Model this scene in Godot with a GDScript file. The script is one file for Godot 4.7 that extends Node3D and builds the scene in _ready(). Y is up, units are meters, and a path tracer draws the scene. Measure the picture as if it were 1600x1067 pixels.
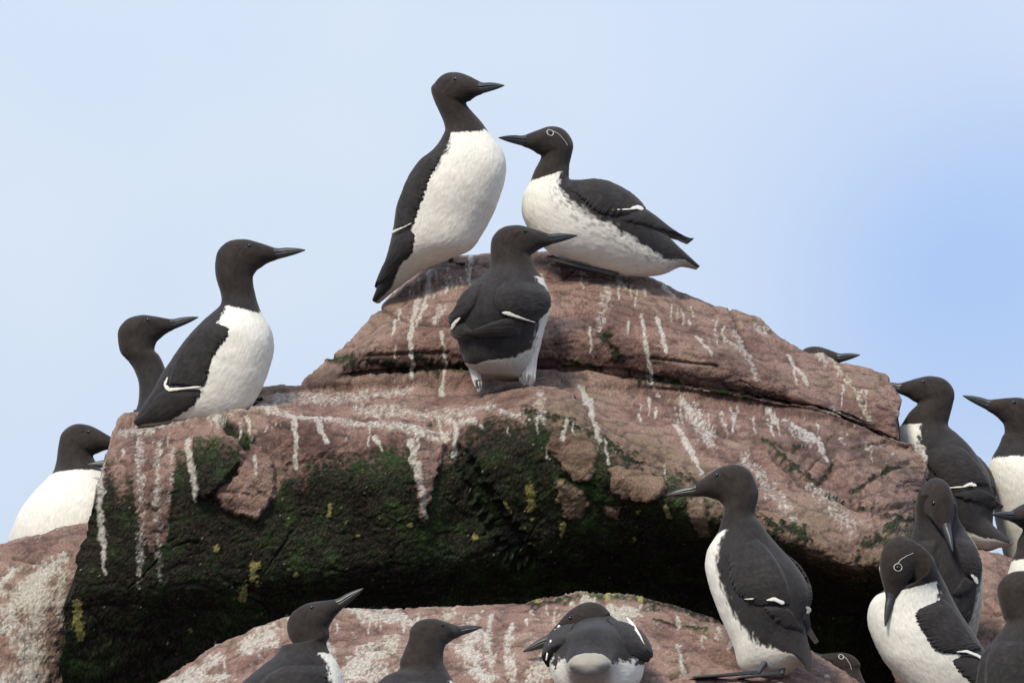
extends Node3D
# Seabirds on a weathered boulder, seen from below through a long lens. Units are metres, y is up.

const PITCH := 10.0
const CAM := Vector3(0, 1.5, 12)
const FOV := 6.01
var FOCAL := 533.5 / tan(deg_to_rad(FOV * 0.5))
var SP := sin(deg_to_rad(PITCH))
var CP := cos(deg_to_rad(PITCH))
var M := {}
var nz_lo := FastNoiseLite.new()
var nz_mid := FastNoiseLite.new()
var nz_hi := FastNoiseLite.new()
var nz_fine := FastNoiseLite.new()
var nz_ridge := FastNoiseLite.new()
var nz_cell := FastNoiseLite.new()
var nz_fur := FastNoiseLite.new()
var nz_strand := FastNoiseLite.new()
var nz_facet := FastNoiseLite.new()

# ---------------------------------------------------------------- helpers
func at(x: float, y: float, z: float) -> Vector3:
	# a place on the upright plane z, given as a position on the working elevation
	var d := Vector3((x - 800.0) / FOCAL, (533.5 - y) / FOCAL, -1.0)
	var w := Vector3(d.x, d.y * CP - d.z * SP, d.y * SP + d.z * CP)
	return CAM + w * ((z - CAM.z) / w.z)

func unit_at(p: Vector3) -> float:
	return (p - CAM).dot(Vector3(0, SP, -CP)) / FOCAL

func noise(n: FastNoiseLite, s: int, freq: float, oct: int, kind := FastNoiseLite.TYPE_SIMPLEX_SMOOTH) -> void:
	n.seed = s
	n.noise_type = kind
	n.frequency = freq
	n.fractal_type = FastNoiseLite.FRACTAL_FBM if oct > 1 else FastNoiseLite.FRACTAL_NONE
	n.fractal_octaves = oct

func tag(o: Node, label: String, category: String, group := "", kind := "") -> void:
	if label: o.set_meta("label", label)
	if category: o.set_meta("category", category)
	if group: o.set_meta("group", group)
	if kind: o.set_meta("kind", kind)

func numbered(called: String) -> String:
	if not has_node(called): return called
	var k := 1
	while has_node("%s_%03d" % [called, k]): k += 1
	return "%s_%03d" % [called, k]

func add_mesh(called: String, mesh: Mesh, mat: Material, parent: Node) -> MeshInstance3D:
	var o := MeshInstance3D.new()
	o.name = numbered(called) if parent == self else called
	o.mesh = mesh
	o.material_override = mat
	parent.add_child(o, true)
	return o

func grid_mesh(pos: PackedVector3Array, cols: int, rows: int, wrap: bool, color: PackedColorArray, caps := 0, flip := false, uv := PackedVector2Array()) -> ArrayMesh:
	# a sheet of rows by cols points; wrap joins the last column to the first; caps closes first and last row
	var nrm := PackedVector3Array()
	nrm.resize(pos.size())
	for j in rows:
		var j0 := maxi(j - 1, 0) * cols
		var j1 := mini(j + 1, rows - 1) * cols
		var jj := j * cols
		for i in cols:
			var i0: int
			var i1: int
			if wrap:
				i0 = (i + cols - 1) % cols
				i1 = (i + 1) % cols
			else:
				i0 = maxi(i - 1, 0)
				i1 = mini(i + 1, cols - 1)
			var n := (pos[j1 + i] - pos[j0 + i]).cross(pos[jj + i1] - pos[jj + i0])
			nrm[jj + i] = (-n if flip else n).normalized()
	var idx := PackedInt32Array()
	var across := cols if wrap else cols - 1
	idx.resize((rows - 1) * across * 6)
	var k := 0
	for j in rows - 1:
		for i in across:
			var a := j * cols + i
			var b := j * cols + (i + 1) % cols
			var c := a + cols
			var d := b + cols
			idx[k] = a
			idx[k + 1] = c if flip else b
			idx[k + 2] = b if flip else c
			idx[k + 3] = b
			idx[k + 4] = c if flip else d
			idx[k + 5] = d if flip else c
			k += 6
	var col := color
	if caps:
		for e in 2:
			var base := 0 if e == 0 else (rows - 1) * cols
			var mid := Vector3.ZERO
			for i in cols: mid += pos[base + i]
			var inner := base + (cols if e == 0 else -cols)
			var dirn := Vector3.ZERO
			for i in cols: dirn += pos[base + i] - pos[inner + i]
			pos.append(mid / cols)
			nrm.append(dirn.normalized())
			if col.size(): col.append(col[base])
			if uv.size(): uv.append(uv[base])
			var m := pos.size() - 1
			for i in cols:
				var a2 := base + i
				var b2 := base + (i + 1) % cols
				if (e == 1) != flip: idx.append_array(PackedInt32Array([m, a2, b2]))
				else: idx.append_array(PackedInt32Array([m, b2, a2]))
	var arr := []
	arr.resize(Mesh.ARRAY_MAX)
	arr[Mesh.ARRAY_VERTEX] = pos
	arr[Mesh.ARRAY_NORMAL] = nrm
	arr[Mesh.ARRAY_INDEX] = idx
	if col.size(): arr[Mesh.ARRAY_COLOR] = col
	if uv.size() == pos.size(): arr[Mesh.ARRAY_TEX_UV] = uv
	var me := ArrayMesh.new()
	me.add_surface_from_arrays(Mesh.PRIMITIVE_TRIANGLES, arr)
	return me

func inward(pos: PackedVector3Array, cols: int, j: int, i: int, out: Vector3) -> bool:
	# whether the sheet faces away from out at that point
	return (pos[(j + 1) * cols + i] - pos[(j - 1) * cols + i]).cross(pos[j * cols + i + 1] - pos[j * cols + i - 1]).dot(out) < 0.0

func tube_mesh(pts: Array, radii: Array, sides := 8) -> ArrayMesh:
	var pos := PackedVector3Array()
	for j in pts.size():
		var d: Vector3 = (pts[mini(j + 1, pts.size() - 1)] - pts[maxi(j - 1, 0)]).normalized()
		var a := d.cross(Vector3(0.31, 0.2, 0.93)).normalized()
		var b := d.cross(a)
		for i in sides:
			var t := TAU * i / sides
			pos.append(pts[j] + (a * cos(t) + b * sin(t)) * radii[j])
	return grid_mesh(pos, sides, pts.size(), true, PackedColorArray(), 1, true)

func cr(a: Vector3, b: Vector3, c: Vector3, d: Vector3, t: float) -> Vector3:
	return 0.5 * (2.0 * b + (c - a) * t + (2.0 * a - 5.0 * b + 4.0 * c - d) * t * t + (3.0 * b - a - 3.0 * c + d) * t * t * t)

func sstep(a: float, b: float, x: float) -> float:
	var t := clampf((x - a) / (b - a), 0.0, 1.0)
	return t * t * (3.0 - 2.0 * t)

func mat(rough: float, col := Color.WHITE, vertex := false) -> StandardMaterial3D:
	var m := StandardMaterial3D.new()
	m.roughness = rough
	m.albedo_color = col.linear_to_srgb()
	m.vertex_color_use_as_albedo = vertex
	return m

# ---------------------------------------------------------------- set-up
func _ready():
	noise(nz_lo, 11, 5.0, 3)
	noise(nz_mid, 12, 22.0, 3)
	noise(nz_hi, 13, 90.0, 2)
	noise(nz_fine, 14, 260.0, 2)
	noise(nz_ridge, 15, 9.0, 4)
	nz_ridge.fractal_type = FastNoiseLite.FRACTAL_RIDGED
	noise(nz_cell, 16, 16.0, 2, FastNoiseLite.TYPE_CELLULAR)
	nz_cell.cellular_return_type = FastNoiseLite.RETURN_DISTANCE2_SUB
	noise(nz_fur, 17, 1.0, 3)
	noise(nz_strand, 18, 1.0, 2)
	noise(nz_facet, 19, 11.0, 1, FastNoiseLite.TYPE_CELLULAR)
	nz_facet.cellular_return_type = FastNoiseLite.RETURN_CELL_VALUE
	nz_facet.cellular_jitter = 0.9

	var cam := Camera3D.new()
	cam.name = "camera"
	cam.position = CAM
	cam.rotation_degrees = Vector3(PITCH, 0, 0)
	cam.fov = FOV
	cam.near = 0.1
	cam.far = 3000.0
	add_child(cam)
	cam.current = true

	var env := Environment.new()
	env.background_mode = Environment.BG_SKY
	env.sky = Sky.new()
	env.sky.sky_material = make_sky()
	env.tonemap_mode = Environment.TONE_MAPPER_LINEAR
	env.tonemap_exposure = 2.25
	env.sdfgi_enabled = true
	env.ssao_enabled = true
	env.ssil_enabled = true
	var we := WorldEnvironment.new()
	we.name = "world_environment"
	we.environment = env
	add_child(we)

	var sun := DirectionalLight3D.new()
	sun.name = "sun"
	sun.light_energy = 0.5
	sun.light_color = Color(1.0, 0.95, 0.86)
	sun.light_angular_distance = 12.0
	sun.shadow_enabled = true
	sun.rotation_degrees = Vector3(-46, -26, 0)
	add_child(sun)

	make_materials()
	build_ground()
	build_rocks()
	build_birds()

func make_sky() -> PanoramaSkyMaterial:
	# high thin cloud with soft pale-blue gaps; the same weather all round
	var w := 1024
	var h := 512
	var img := Image.create_empty(w, h, false, Image.FORMAT_RGBF)
	var n := FastNoiseLite.new()
	noise(n, 5, 5.0, 3)
	n.fractal_gain = 0.4
	var gap := Vector3(0.0767, 0.1846, -0.98).normalized()
	for y in h:
		var el := (0.5 - (y + 0.5) / h) * PI
		for x in w:
			var az := (x + 0.5) / w * TAU
			var d := Vector3(sin(az) * cos(el), sin(el), -cos(az) * cos(el))
			var soft := n.get_noise_3d(d.x, d.y * 1.6, d.z)
			var blue := 0.22 + 0.75 * soft
			var off := d - gap
			var near := exp(-(off.x * off.x / 0.0011 + off.y * off.y / 0.0006))
			var here := 0.03 + 0.64 * near + 0.2 * sstep(-0.03, 0.08, d.x) + 0.16 * sstep(0.2, 0.13, d.y) + 0.1 * n.get_noise_3d(d.x * 6.0, d.y * 8.0, 3.0)
			blue = clampf(lerpf(blue, here, exp(-(d - Vector3(0, 0.174, -0.985)).length_squared() / 0.05)), 0.0, 1.0)
			var c := Vector3(0.69, 0.785, 0.925).lerp(Vector3(0.35, 0.535, 0.905), blue)
			c *= (1.0 + 0.4 * maxf(d.y, 0.0)) / 1.07 / 2.25  # brightened overhead, out of view, to lift the light on the scene
			img.set_pixel(x, y, Color(c.x, c.y, c.z))
	var m := PanoramaSkyMaterial.new()
	m.panorama = ImageTexture.create_from_image(img)
	return m

func noise_tex(freq: float, s: int, as_normal: bool, bump := 4.0, lo := 0.7, hi := 1.0) -> NoiseTexture2D:
	var n := FastNoiseLite.new()
	noise(n, s, freq, 4)
	var t := NoiseTexture2D.new()
	t.width = 512
	t.height = 512
	t.seamless = true
	t.noise = n
	if as_normal:
		t.as_normal_map = true
		t.bump_strength = bump
	else:
		var g := Gradient.new()
		g.set_color(0, Color(lo, lo, lo))
		g.set_color(1, Color(hi, hi, hi))
		t.color_ramp = g
	return t

func make_materials() -> void:
	var r := mat(0.88, Color.WHITE, true)
	r.metallic_specular = 0.35
	r.normal_enabled = true
	r.normal_texture = noise_tex(0.05, 21, true, 6.0)
	r.normal_scale = 0.62
	r.albedo_texture = noise_tex(0.09, 22, false, 0.0, 0.6, 1.0)
	r.uv1_triplanar = true
	r.uv1_world_triplanar = true
	r.uv1_scale = Vector3(4.3, 4.3, 4.3)
	M.rock = r
	var f := mat(0.8, Color.WHITE, true)
	f.metallic_specular = 0.3
	f.rim_enabled = true
	f.rim = 0.25
	f.normal_enabled = true
	f.normal_texture = noise_tex(0.06, 31, true, 5.0)
	f.normal_scale = 0.08
	f.albedo_texture = noise_tex(0.07, 32, false, 0.0, 0.88, 1.0)
	f.rim_tint = 0.6
	M.plumage = f
	M.bill = mat(0.4, Color(0.03, 0.033, 0.038))
	M.eye = mat(0.08, Color(0.006, 0.006, 0.008))
	M.lid = mat(0.5, Color(0.03, 0.03, 0.036))
	M.white = mat(0.85, Color(0.76, 0.745, 0.69))
	M.furrow = mat(0.9, Color(0.012, 0.01, 0.01))
	M.ring = mat(0.85, Color(0.5, 0.5, 0.49))  # white marking kept grey, its shade put into the colour
	M.foot = mat(0.55, Color(0.045, 0.046, 0.052))

# ---------------------------------------------------------------- stains, cracks and relief of the rocks
const PX0 := -80
const PY0 := 360
const PW := 1800
const PH := 860
var p_guano := PackedFloat32Array()
var p_relief := PackedFloat32Array()
var p_bare := PackedFloat32Array()
var p_lichen := PackedFloat32Array()
var p_moss := PackedFloat32Array()
var p_darken := PackedFloat32Array()

func stroke(map: PackedFloat32Array, pts: Array, strength: float, soft := 0.5, sum := false) -> void:
	# pts: [x, y, width] ...; a line that wanders a little
	for k in maxi(pts.size() - 1, 1):
		var a: Array = pts[k]
		var b: Array = pts[mini(k + 1, pts.size() - 1)]
		var pa := Vector2(a[0], a[1])
		var pb := Vector2(b[0], b[1])
		var r: float = maxf(a[2], b[2]) * 0.5 + 4.0
		var d := pb - pa
		var l2 := maxf(d.length_squared(), 0.01)
		for y in range(maxi(int(minf(pa.y, pb.y) - r), PY0), mini(int(maxf(pa.y, pb.y) + r) + 1, PY0 + PH - 1)):
			for x in range(maxi(int(minf(pa.x, pb.x) - r), PX0), mini(int(maxf(pa.x, pb.x) + r) + 1, PX0 + PW - 1)):
				var p := Vector2(x + 3.5 * nz_fur.get_noise_2d(x * 0.004 + 9.0, y * 0.035), y)
				var t := clampf((p - pa).dot(d) / l2, 0.0, 1.0)
				var wd: float = lerpf(a[2], b[2], t) * 0.5 * (1.0 + 0.7 * nz_fur.get_noise_2d(x * 0.012 + 31.0, y * 0.045))
				var dist := (p - pa - d * t).length() + nz_fur.get_noise_2d(x * 0.09, y * 0.05) * wd * 0.6
				var v := strength * (1.0 - sstep(wd * (1.0 - soft), wd * (1.0 + soft * 0.5) + 0.8, dist))
				if v == 0.0: continue
				var i := (y - PY0) * PW + x - PX0
				if sum: map[i] += v
				elif absf(v) > absf(map[i]): map[i] = v

func blot(map: PackedFloat32Array, poly: Array, strength: float, feather: float, sum := false) -> void:
	var pg := PackedVector2Array()
	var lo := Vector2(1e6, 1e6)
	var hi := -lo
	for q in poly:
		pg.append(Vector2(q[0], q[1]))
		lo = lo.min(pg[-1])
		hi = hi.max(pg[-1])
	for y in range(maxi(int(lo.y), PY0), mini(int(hi.y) + 1, PY0 + PH - 1)):
		for x in range(maxi(int(lo.x), PX0), mini(int(hi.x) + 1, PX0 + PW - 1)):
			var p := Vector2(x, y) + Vector2(nz_fur.get_noise_2d(x * 0.06, y * 0.06), nz_fur.get_noise_2d(x * 0.06 + 50.0, y * 0.06)) * feather * 0.8
			if not Geometry2D.is_point_in_polygon(p, pg): continue
			var dist := 1e6
			for k in pg.size():
				dist = minf(dist, Geometry2D.get_closest_point_to_segment(p, pg[k], pg[(k + 1) % pg.size()]).distance_squared_to(p))
			var v := strength * sstep(0.0, feather, sqrt(dist))
			var i := (y - PY0) * PW + x - PX0
			if sum: map[i] += v
			elif absf(v) > absf(map[i]): map[i] = v

func read(map: PackedFloat32Array, x: float, y: float) -> float:
	var fx := clampf(x - PX0, 0.0, PW - 2.0)
	var fy := clampf(y - PY0, 0.0, PH - 2.0)
	var ix := int(fx)
	var iy := int(fy)
	fx -= ix
	fy -= iy
	var i := iy * PW + ix
	return lerpf(lerpf(map[i], map[i + 1], fx), lerpf(map[i + PW], map[i + PW + 1], fx), fy)

func paint_rocks() -> void:
	p_guano.resize(PW * PH)
	p_relief.resize(PW * PH)
	p_bare.resize(PW * PH)
	p_lichen.resize(PW * PH)
	p_moss.resize(PW * PH)
	p_darken.resize(PW * PH)
	# darker stone in the recesses and on the upright faces
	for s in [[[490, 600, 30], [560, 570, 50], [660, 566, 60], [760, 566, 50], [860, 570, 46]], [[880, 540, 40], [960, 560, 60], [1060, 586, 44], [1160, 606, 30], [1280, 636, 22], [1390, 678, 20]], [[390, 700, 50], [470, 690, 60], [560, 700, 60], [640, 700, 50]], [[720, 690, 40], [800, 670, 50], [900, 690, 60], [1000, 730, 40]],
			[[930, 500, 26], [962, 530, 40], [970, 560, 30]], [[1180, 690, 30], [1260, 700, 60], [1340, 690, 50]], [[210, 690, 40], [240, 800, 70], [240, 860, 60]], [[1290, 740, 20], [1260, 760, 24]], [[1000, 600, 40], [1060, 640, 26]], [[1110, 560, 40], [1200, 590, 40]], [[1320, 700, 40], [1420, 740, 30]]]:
		stroke(p_darken, s, 0.9, 1.0)
	# droppings that ran down the upper boulder
	for s in [[[672, 424, 8], [664, 470, 7], [650, 508, 5]], [[736, 400, 8], [733, 445, 6]], [[650, 470, 7], [641, 520, 7], [643, 590, 5]], [[622, 484, 6], [614, 522, 4]], [[690, 515, 5], [696, 572, 5], [690, 615, 8]],
			[[1004, 486, 6], [1010, 540, 7], [1019, 596, 5]], [[1028, 492, 6], [1036, 520, 8], [1041, 550, 6]], [[1090, 524, 5], [1112, 556, 6]], [[1232, 553, 6], [1262, 602, 5]], [[905, 412, 6], [916, 428, 6]],
			[[958, 430, 7], [977, 452, 6]], [[1036, 448, 9], [1052, 462, 6]], [[985, 498, 3], [982, 520, 3]], [[617, 540, 4], [616, 560, 4]], [[921, 510, 3], [925, 550, 3]]]:
		stroke(p_guano, s, 0.85)
	for s in [[[950, 448, 22], [944, 480, 24], [936, 512, 20]], [[1150, 520, 16], [1166, 548, 20], [1184, 592, 9]], [[1185, 508, 20], [1200, 522, 12]], [[1283, 552, 24], [1292, 568, 12]], [[700, 440, 30], [660, 470, 24]], [[690, 480, 24], [680, 500, 14]], [[1010, 588, 8], [1030, 620, 9]]]:
		stroke(p_guano, s, 0.55, 0.9)
	for s in [[[1298, 560, 7], [1340, 612, 8], [1362, 655, 9]], [[1130, 520, 6], [1150, 545, 8]]]:
		stroke(p_guano, s, 0.6)
		stroke(p_lichen, s, 0.5)
	# ... the ledge and its front
	for s in [[[340, 636, 6], [338, 668, 6]], [[292, 690, 9], [300, 740, 10], [304, 784, 5]], [[160, 715, 8], [155, 780, 10], [160, 850, 9], [163, 896, 5]], [[385, 650, 8], [392, 682, 5]], [[398, 718, 5], [401, 748, 3]],
			[[459, 652, 9], [462, 700, 8], [461, 732, 6]], [[452, 650, 12], [492, 654, 12], [510, 692, 7]], [[640, 690, 12], [651, 750, 11], [661, 806, 7]], [[588, 686, 8], [596, 706, 4]], [[712, 662, 8], [710, 712, 6]],
			[[908, 608, 10], [926, 640, 8], [934, 690, 9]], [[943, 690, 4], [950, 726, 5]], [[884, 660, 6], [880, 690, 5]], [[1054, 664, 9], [1074, 690, 10], [1097, 737, 6]], [[1440, 698, 16], [1446, 718, 10]], [[856, 700, 3], [857, 716, 3]],
			[[1199, 640, 8], [1214, 654, 12]], [[1240, 660, 7], [1278, 690, 12], [1296, 720, 6]]]:
		stroke(p_guano, s, 0.95)
	for s in [[[600, 668, 22], [646, 668, 24], [692, 692, 14]], [[1070, 626, 30], [1096, 656, 38], [1112, 692, 22]], [[500, 656, 16], [570, 668, 10], [620, 664, 10]], [[420, 640, 16], [460, 650, 18]], [[440, 650, 9], [560, 668, 10], [650, 668, 14], [700, 684, 9]], [[700, 660, 18], [740, 656, 16]]]:
		stroke(p_guano, s, 0.66, 1.0)
	for s in [[[216, 690, 26], [222, 800, 22], [218, 868, 15], [217, 918, 11]], [[246, 690, 22], [244, 800, 17], [250, 905, 10]], [[270, 700, 12], [264, 780, 8]], [[1165, 712, 30], [1206, 766, 34], [1246, 814, 22]], [[1270, 760, 30], [1330, 824, 36]],
			[[1140, 636, 14], [1152, 664, 12]], [[190, 676, 28], [260, 660, 26], [318, 648, 16]], [[430, 624, 22], [520, 622, 26], [640, 612, 18]], [[330, 652, 20], [420, 632, 16]], [[560, 640, 28], [700, 650, 28], [770, 634, 18]], [[840, 620, 26], [850, 660, 14]], [[780, 640, 20], [812, 652, 12]], [[1226, 650, 18], [1262, 690, 18]], [[1300, 640, 16], [1345, 655, 10]]]:
		stroke(p_guano, s, 0.52, 0.9)
	# ... the rock on the left and the slab in front
	for s in [[[100, 868, 24], [50, 915, 38], [0, 985, 40]], [[70, 930, 50], [44, 1000, 56], [48, 1080, 50]], [[20, 895, 16], [-30, 950, 20]], [[-20, 1030, 40], [20, 1090, 60]], [[94, 900, 20], [92, 980, 14]]]:
		stroke(p_guano, s, 0.62, 1.0)
	for s in [[[560, 960, 26], [620, 962, 22], [640, 975, 18]], [[420, 990, 22], [380, 1012, 24], [430, 1004, 16]], [[340, 1028, 20], [270, 1070, 30], [350, 1056, 26]], [[610, 1010, 30], [540, 1050, 50], [600, 1050, 40]], [[740, 980, 30], [730, 1020, 44], [760, 1064, 36]], [[768, 966, 10], [760, 1000, 14], [770, 1040, 16]],
			[[800, 975, 8], [792, 1010, 12], [800, 1060, 24]], [[846, 1040, 40], [826, 1080, 40]], [[450, 964, 14], [500, 990, 12]], [[700, 962, 14], [690, 980, 10]], [[1160, 1000, 12], [1140, 1010, 10]], [[1060, 1010, 8], [1070, 1050, 7]], [[500, 1000, 30], [520, 1040, 24]], [[660, 1000, 12], [680, 1060, 26]]]:
		stroke(p_guano, s, 0.62, 1.0)
	for s in [[[916, 944, 12], [926, 950, 16]], [[956, 962, 26], [970, 974, 20]], [[976, 956, 14], [992, 958, 12]], [[1292, 1054, 7]], [[940, 952, 6]], [[893, 946, 6]], [[1122, 983, 6], [1126, 990, 6]]]:
		stroke(p_guano, s, 1.0)
	# fine secondary drips and splashes below every lip
	var rng := RandomNumberGenerator.new()
	rng.seed = 77
	for line in [[[640, 440], [720, 410], [900, 412], [1060, 470], [1230, 560], [1380, 610]], [[190, 690], [330, 660], [470, 650], [640, 672], [740, 660], [830, 640], [960, 690], [1100, 720]], [[1000, 620], [1120, 630], [1260, 660], [1400, 710]], [[300, 1040], [440, 975], [640, 956], [820, 950], [1000, 950], [1200, 1000]]]:
		for k in 46:
			var q := rng.randi_range(0, line.size() - 2)
			var f := rng.randf()
			var x := lerpf(line[q][0], line[q + 1][0], f)
			var y := lerpf(line[q][1], line[q + 1][1], f) + rng.randf_range(-6, 22)
			var w := rng.randf_range(1.5, 4.0)
			var l := rng.randf_range(2.0, 34.0) if rng.randf() < 0.7 else 1.0
			stroke(p_guano, [[x, y, w + 1.5], [x + rng.randf_range(-2, 3), y + l * 0.5, w], [x + rng.randf_range(-2, 5), y + l, w * 0.7]], rng.randf_range(0.45, 0.9), 0.7)
	# hairline cracks, most of them along the bedding
	for k in 90:
		var x := rng.randf_range(200, 1420)
		var y := rng.randf_range(430, 1060)
		var slope := (x - 760.0) * 0.0006 + rng.randf_range(-0.35, 0.35)
		if rng.randf() < 0.25: slope = rng.randf_range(-2.0, 2.0)
		var l := rng.randf_range(14, 60)
		var bend := rng.randf_range(-8, 8)
		stroke(p_relief, [[x, y, 1.2], [x + l * 0.5, y + l * 0.5 * slope + bend, 2.6], [x + l, y + l * slope, 1.0]], -rng.randf_range(2.0, 4.5), 0.6)
	# yellow lichen on the shaded front
	for s in [[[829, 762, 16], [832, 778, 20], [829, 796, 14]], [[120, 948, 18], [118, 966, 18], [126, 998, 10]], [[398, 884, 22], [396, 900, 24]], [[384, 922, 16], [378, 934, 12]], [[336, 860, 14]], [[872, 780, 9]], [[790, 786, 8], [796, 800, 8]], [[1040, 790, 10], [1046, 804, 9]], [[832, 812, 8]], [[882, 820, 8], [878, 838, 6]], [[640, 820, 9]], [[742, 838, 12]], [[300, 986, 10]],
			[[516, 790, 8], [512, 806, 6]], [[560, 838, 6]], [[998, 800, 7]], [[992, 840, 7]], [[463, 896, 9]], [[950, 935, 14], [962, 928, 10]], [[840, 936, 12]], [[1000, 936, 10]]]:
		stroke(p_lichen, s, 1.0, 0.9)
	# flakes of bare stone between the weed
	for b in [[[[382, 690], [418, 702], [434, 736], [430, 782], [398, 816], [348, 800], [330, 772], [366, 742]], 6.0], [[[640, 682], [700, 694], [690, 720], [668, 790], [662, 824], [650, 806]], 5.0], [[[862, 672], [912, 676], [938, 704], [932, 748], [900, 756], [878, 728], [850, 700]], 5.0],
			[[[868, 742], [910, 756], [926, 786], [912, 808], [882, 814], [872, 784]], 4.0], [[[948, 728], [1000, 730], [1038, 752], [1042, 776], [1000, 786], [956, 772]], 6.0], [[[940, 788], [975, 790], [966, 812], [944, 808]], 3.0], [[[1070, 776], [1100, 782], [1116, 832], [1094, 840], [1074, 806]], 3.0],
			[[[200, 700], [280, 696], [270, 760], [262, 850], [228, 866], [206, 780]], 2.0], [[[430, 650], [640, 650], [632, 690], [560, 716], [500, 712], [440, 736]], 3.0], [[[300, 690], [380, 690], [384, 722], [340, 772], [302, 788]], 9.0]]:
		blot(p_bare, b[0], 1.0 if b[0][0][0] != 300 else 0.0, 7.0)
		blot(p_relief, b[0], b[1] * 1.9, 7.0, true)
	blot(p_relief, [[690, 690], [730, 690], [790, 790], [860, 880], [800, 900], [740, 800]], -13.0, 16.0, true)
	stroke(p_relief, [[345, 655, 16], [384, 690, 20], [386, 706, 12]], -14.0, 0.8)
	stroke(p_moss, [[345, 655, 22], [380, 690, 24]], 0.7, 0.8)
	# cracks and ledges between the beds
	for s in [[[1000, 604, 5], [1080, 612, 6], [1123, 619, 6], [1208, 633, 6], [1270, 638, 5], [1330, 654, 6], [1402, 690, 6]], [[1205, 708, 8], [1250, 752, 9], [1282, 778, 6]], [[1288, 690, 4], [1304, 722, 14], [1286, 752, 10], [1270, 766, 5]], [[1420, 722, 7], [1370, 744, 8], [1330, 768, 6]],
			[[1280, 772, 5], [1330, 792, 6], [1372, 796, 9], [1412, 792, 9]], [[1200, 690, 3], [1240, 706, 4]], [[1160, 690, 5], [1100, 662, 5], [1000, 640, 4]], [[476, 560, 4], [560, 556, 8], [700, 552, 8]], [[520, 588, 5], [620, 580, 6], [720, 574, 6]], [[880, 575, 6], [960, 578, 6], [1060, 596, 5]],
			[[386, 640, 6], [380, 700, 8], [330, 770, 8]], [[690, 692, 5], [730, 735, 6], [780, 800, 8], [800, 870, 8]], [[880, 744, 5], [930, 760, 5]], [[850, 454, 3], [960, 470, 4], [1060, 500, 4], [1130, 530, 4]], [[1140, 486, 4], [1160, 520, 6], [1176, 548, 5]], [[560, 470, 3], [640, 505, 4], [760, 510, 4]], [[1020, 560, 4], [1120, 572, 4]],
			[[1330, 700, 3], [1385, 690, 3], [1420, 700, 3]], [[452, 968, 3], [520, 962, 4], [560, 976, 3]], [[560, 1016, 3], [620, 1014, 3]], [[1000, 948, 3], [1030, 954, 4]], [[1096, 966, 4], [1150, 976, 4]], [[1066, 1020, 5], [1080, 1050, 5], [1050, 1060, 5]], [[1540, 942, 3], [1560, 960, 4], [1590, 958, 3]], [[20, 870, 3], [60, 880, 5], [110, 868, 4]],
			[[940, 520, 14], [960, 548, 16]], [[900, 620, 5], [940, 660, 6], [1040, 720, 6]]]:
		stroke(p_relief, s, -5.5, 0.9)
	for s in [[[1205, 700, 14], [1270, 752, 16]], [[1290, 740, 14], [1304, 722, 10]], [[1400, 730, 14], [1340, 762, 16]], [[1290, 776, 12], [1372, 800, 22], [1420, 812, 22]], [[520, 560, 30], [620, 572, 40], [740, 570, 36]], [[945, 520, 22], [966, 560, 24]], [[1340, 860, 30], [1400, 820, 24]], [[1190, 690, 8], [1250, 700, 8]], [[880, 560, 12], [1000, 590, 16], [1200, 625, 14]],
			[[820, 946, 16], [900, 936, 20], [1000, 938, 18], [1090, 958, 20], [1130, 966, 14]], [[1020, 970, 8], [1100, 986, 8]], [[970, 970, 7], [940, 960, 5]], [[820, 640, 20], [900, 668, 24], [960, 700, 24], [1010, 730, 26]], [[1060, 740, 20], [1150, 790, 30], [1260, 840, 34]]]:
		stroke(p_moss, s, 0.6, 1.0)

func row_at(row: Array, u: float) -> Vector3:
	# a row is a polyline [x, y, z] ... that runs from left to right
	var n := row.size()
	var x: float = lerpf(row[0][0], row[n - 1][0], u)
	var k := 0
	while k < n - 2 and row[k + 1][0] < x: k += 1
	var p0: Array = row[maxi(k - 1, 0)]
	var p1: Array = row[k]
	var p2: Array = row[k + 1]
	var p3: Array = row[mini(k + 2, n - 1)]
	var h: float = p2[0] - p1[0]
	var t: float = clampf((x - p1[0]) / h, 0.0, 1.0)
	var o := Vector3(x, 0, 0)
	for c in range(1, p1.size()):
		var s: float = (p2[c] - p1[c]) / h
		var m1: float = (s + (p1[c] - p0[c]) / maxf(p1[0] - p0[0], 1.0)) * 0.5 if k > 0 else s
		var m2: float = (s + (p3[c] - p2[c]) / maxf(p3[0] - p2[0], 1.0)) * 0.5 if k < n - 2 else s
		m1 = clampf(m1, -absf(s) * 2.0 - 0.4, absf(s) * 2.0 + 0.4)
		m2 = clampf(m2, -absf(s) * 2.0 - 0.4, absf(s) * 2.0 + 0.4)
		var t2 := t * t
		var t3 := t2 * t
		o[c] = (2 * t3 - 3 * t2 + 1) * p1[c] + (t3 - 2 * t2 + t) * h * m1 + (3 * t2 - 2 * t3) * p2[c] + (t3 - t2) * h * m2
	return o

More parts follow.
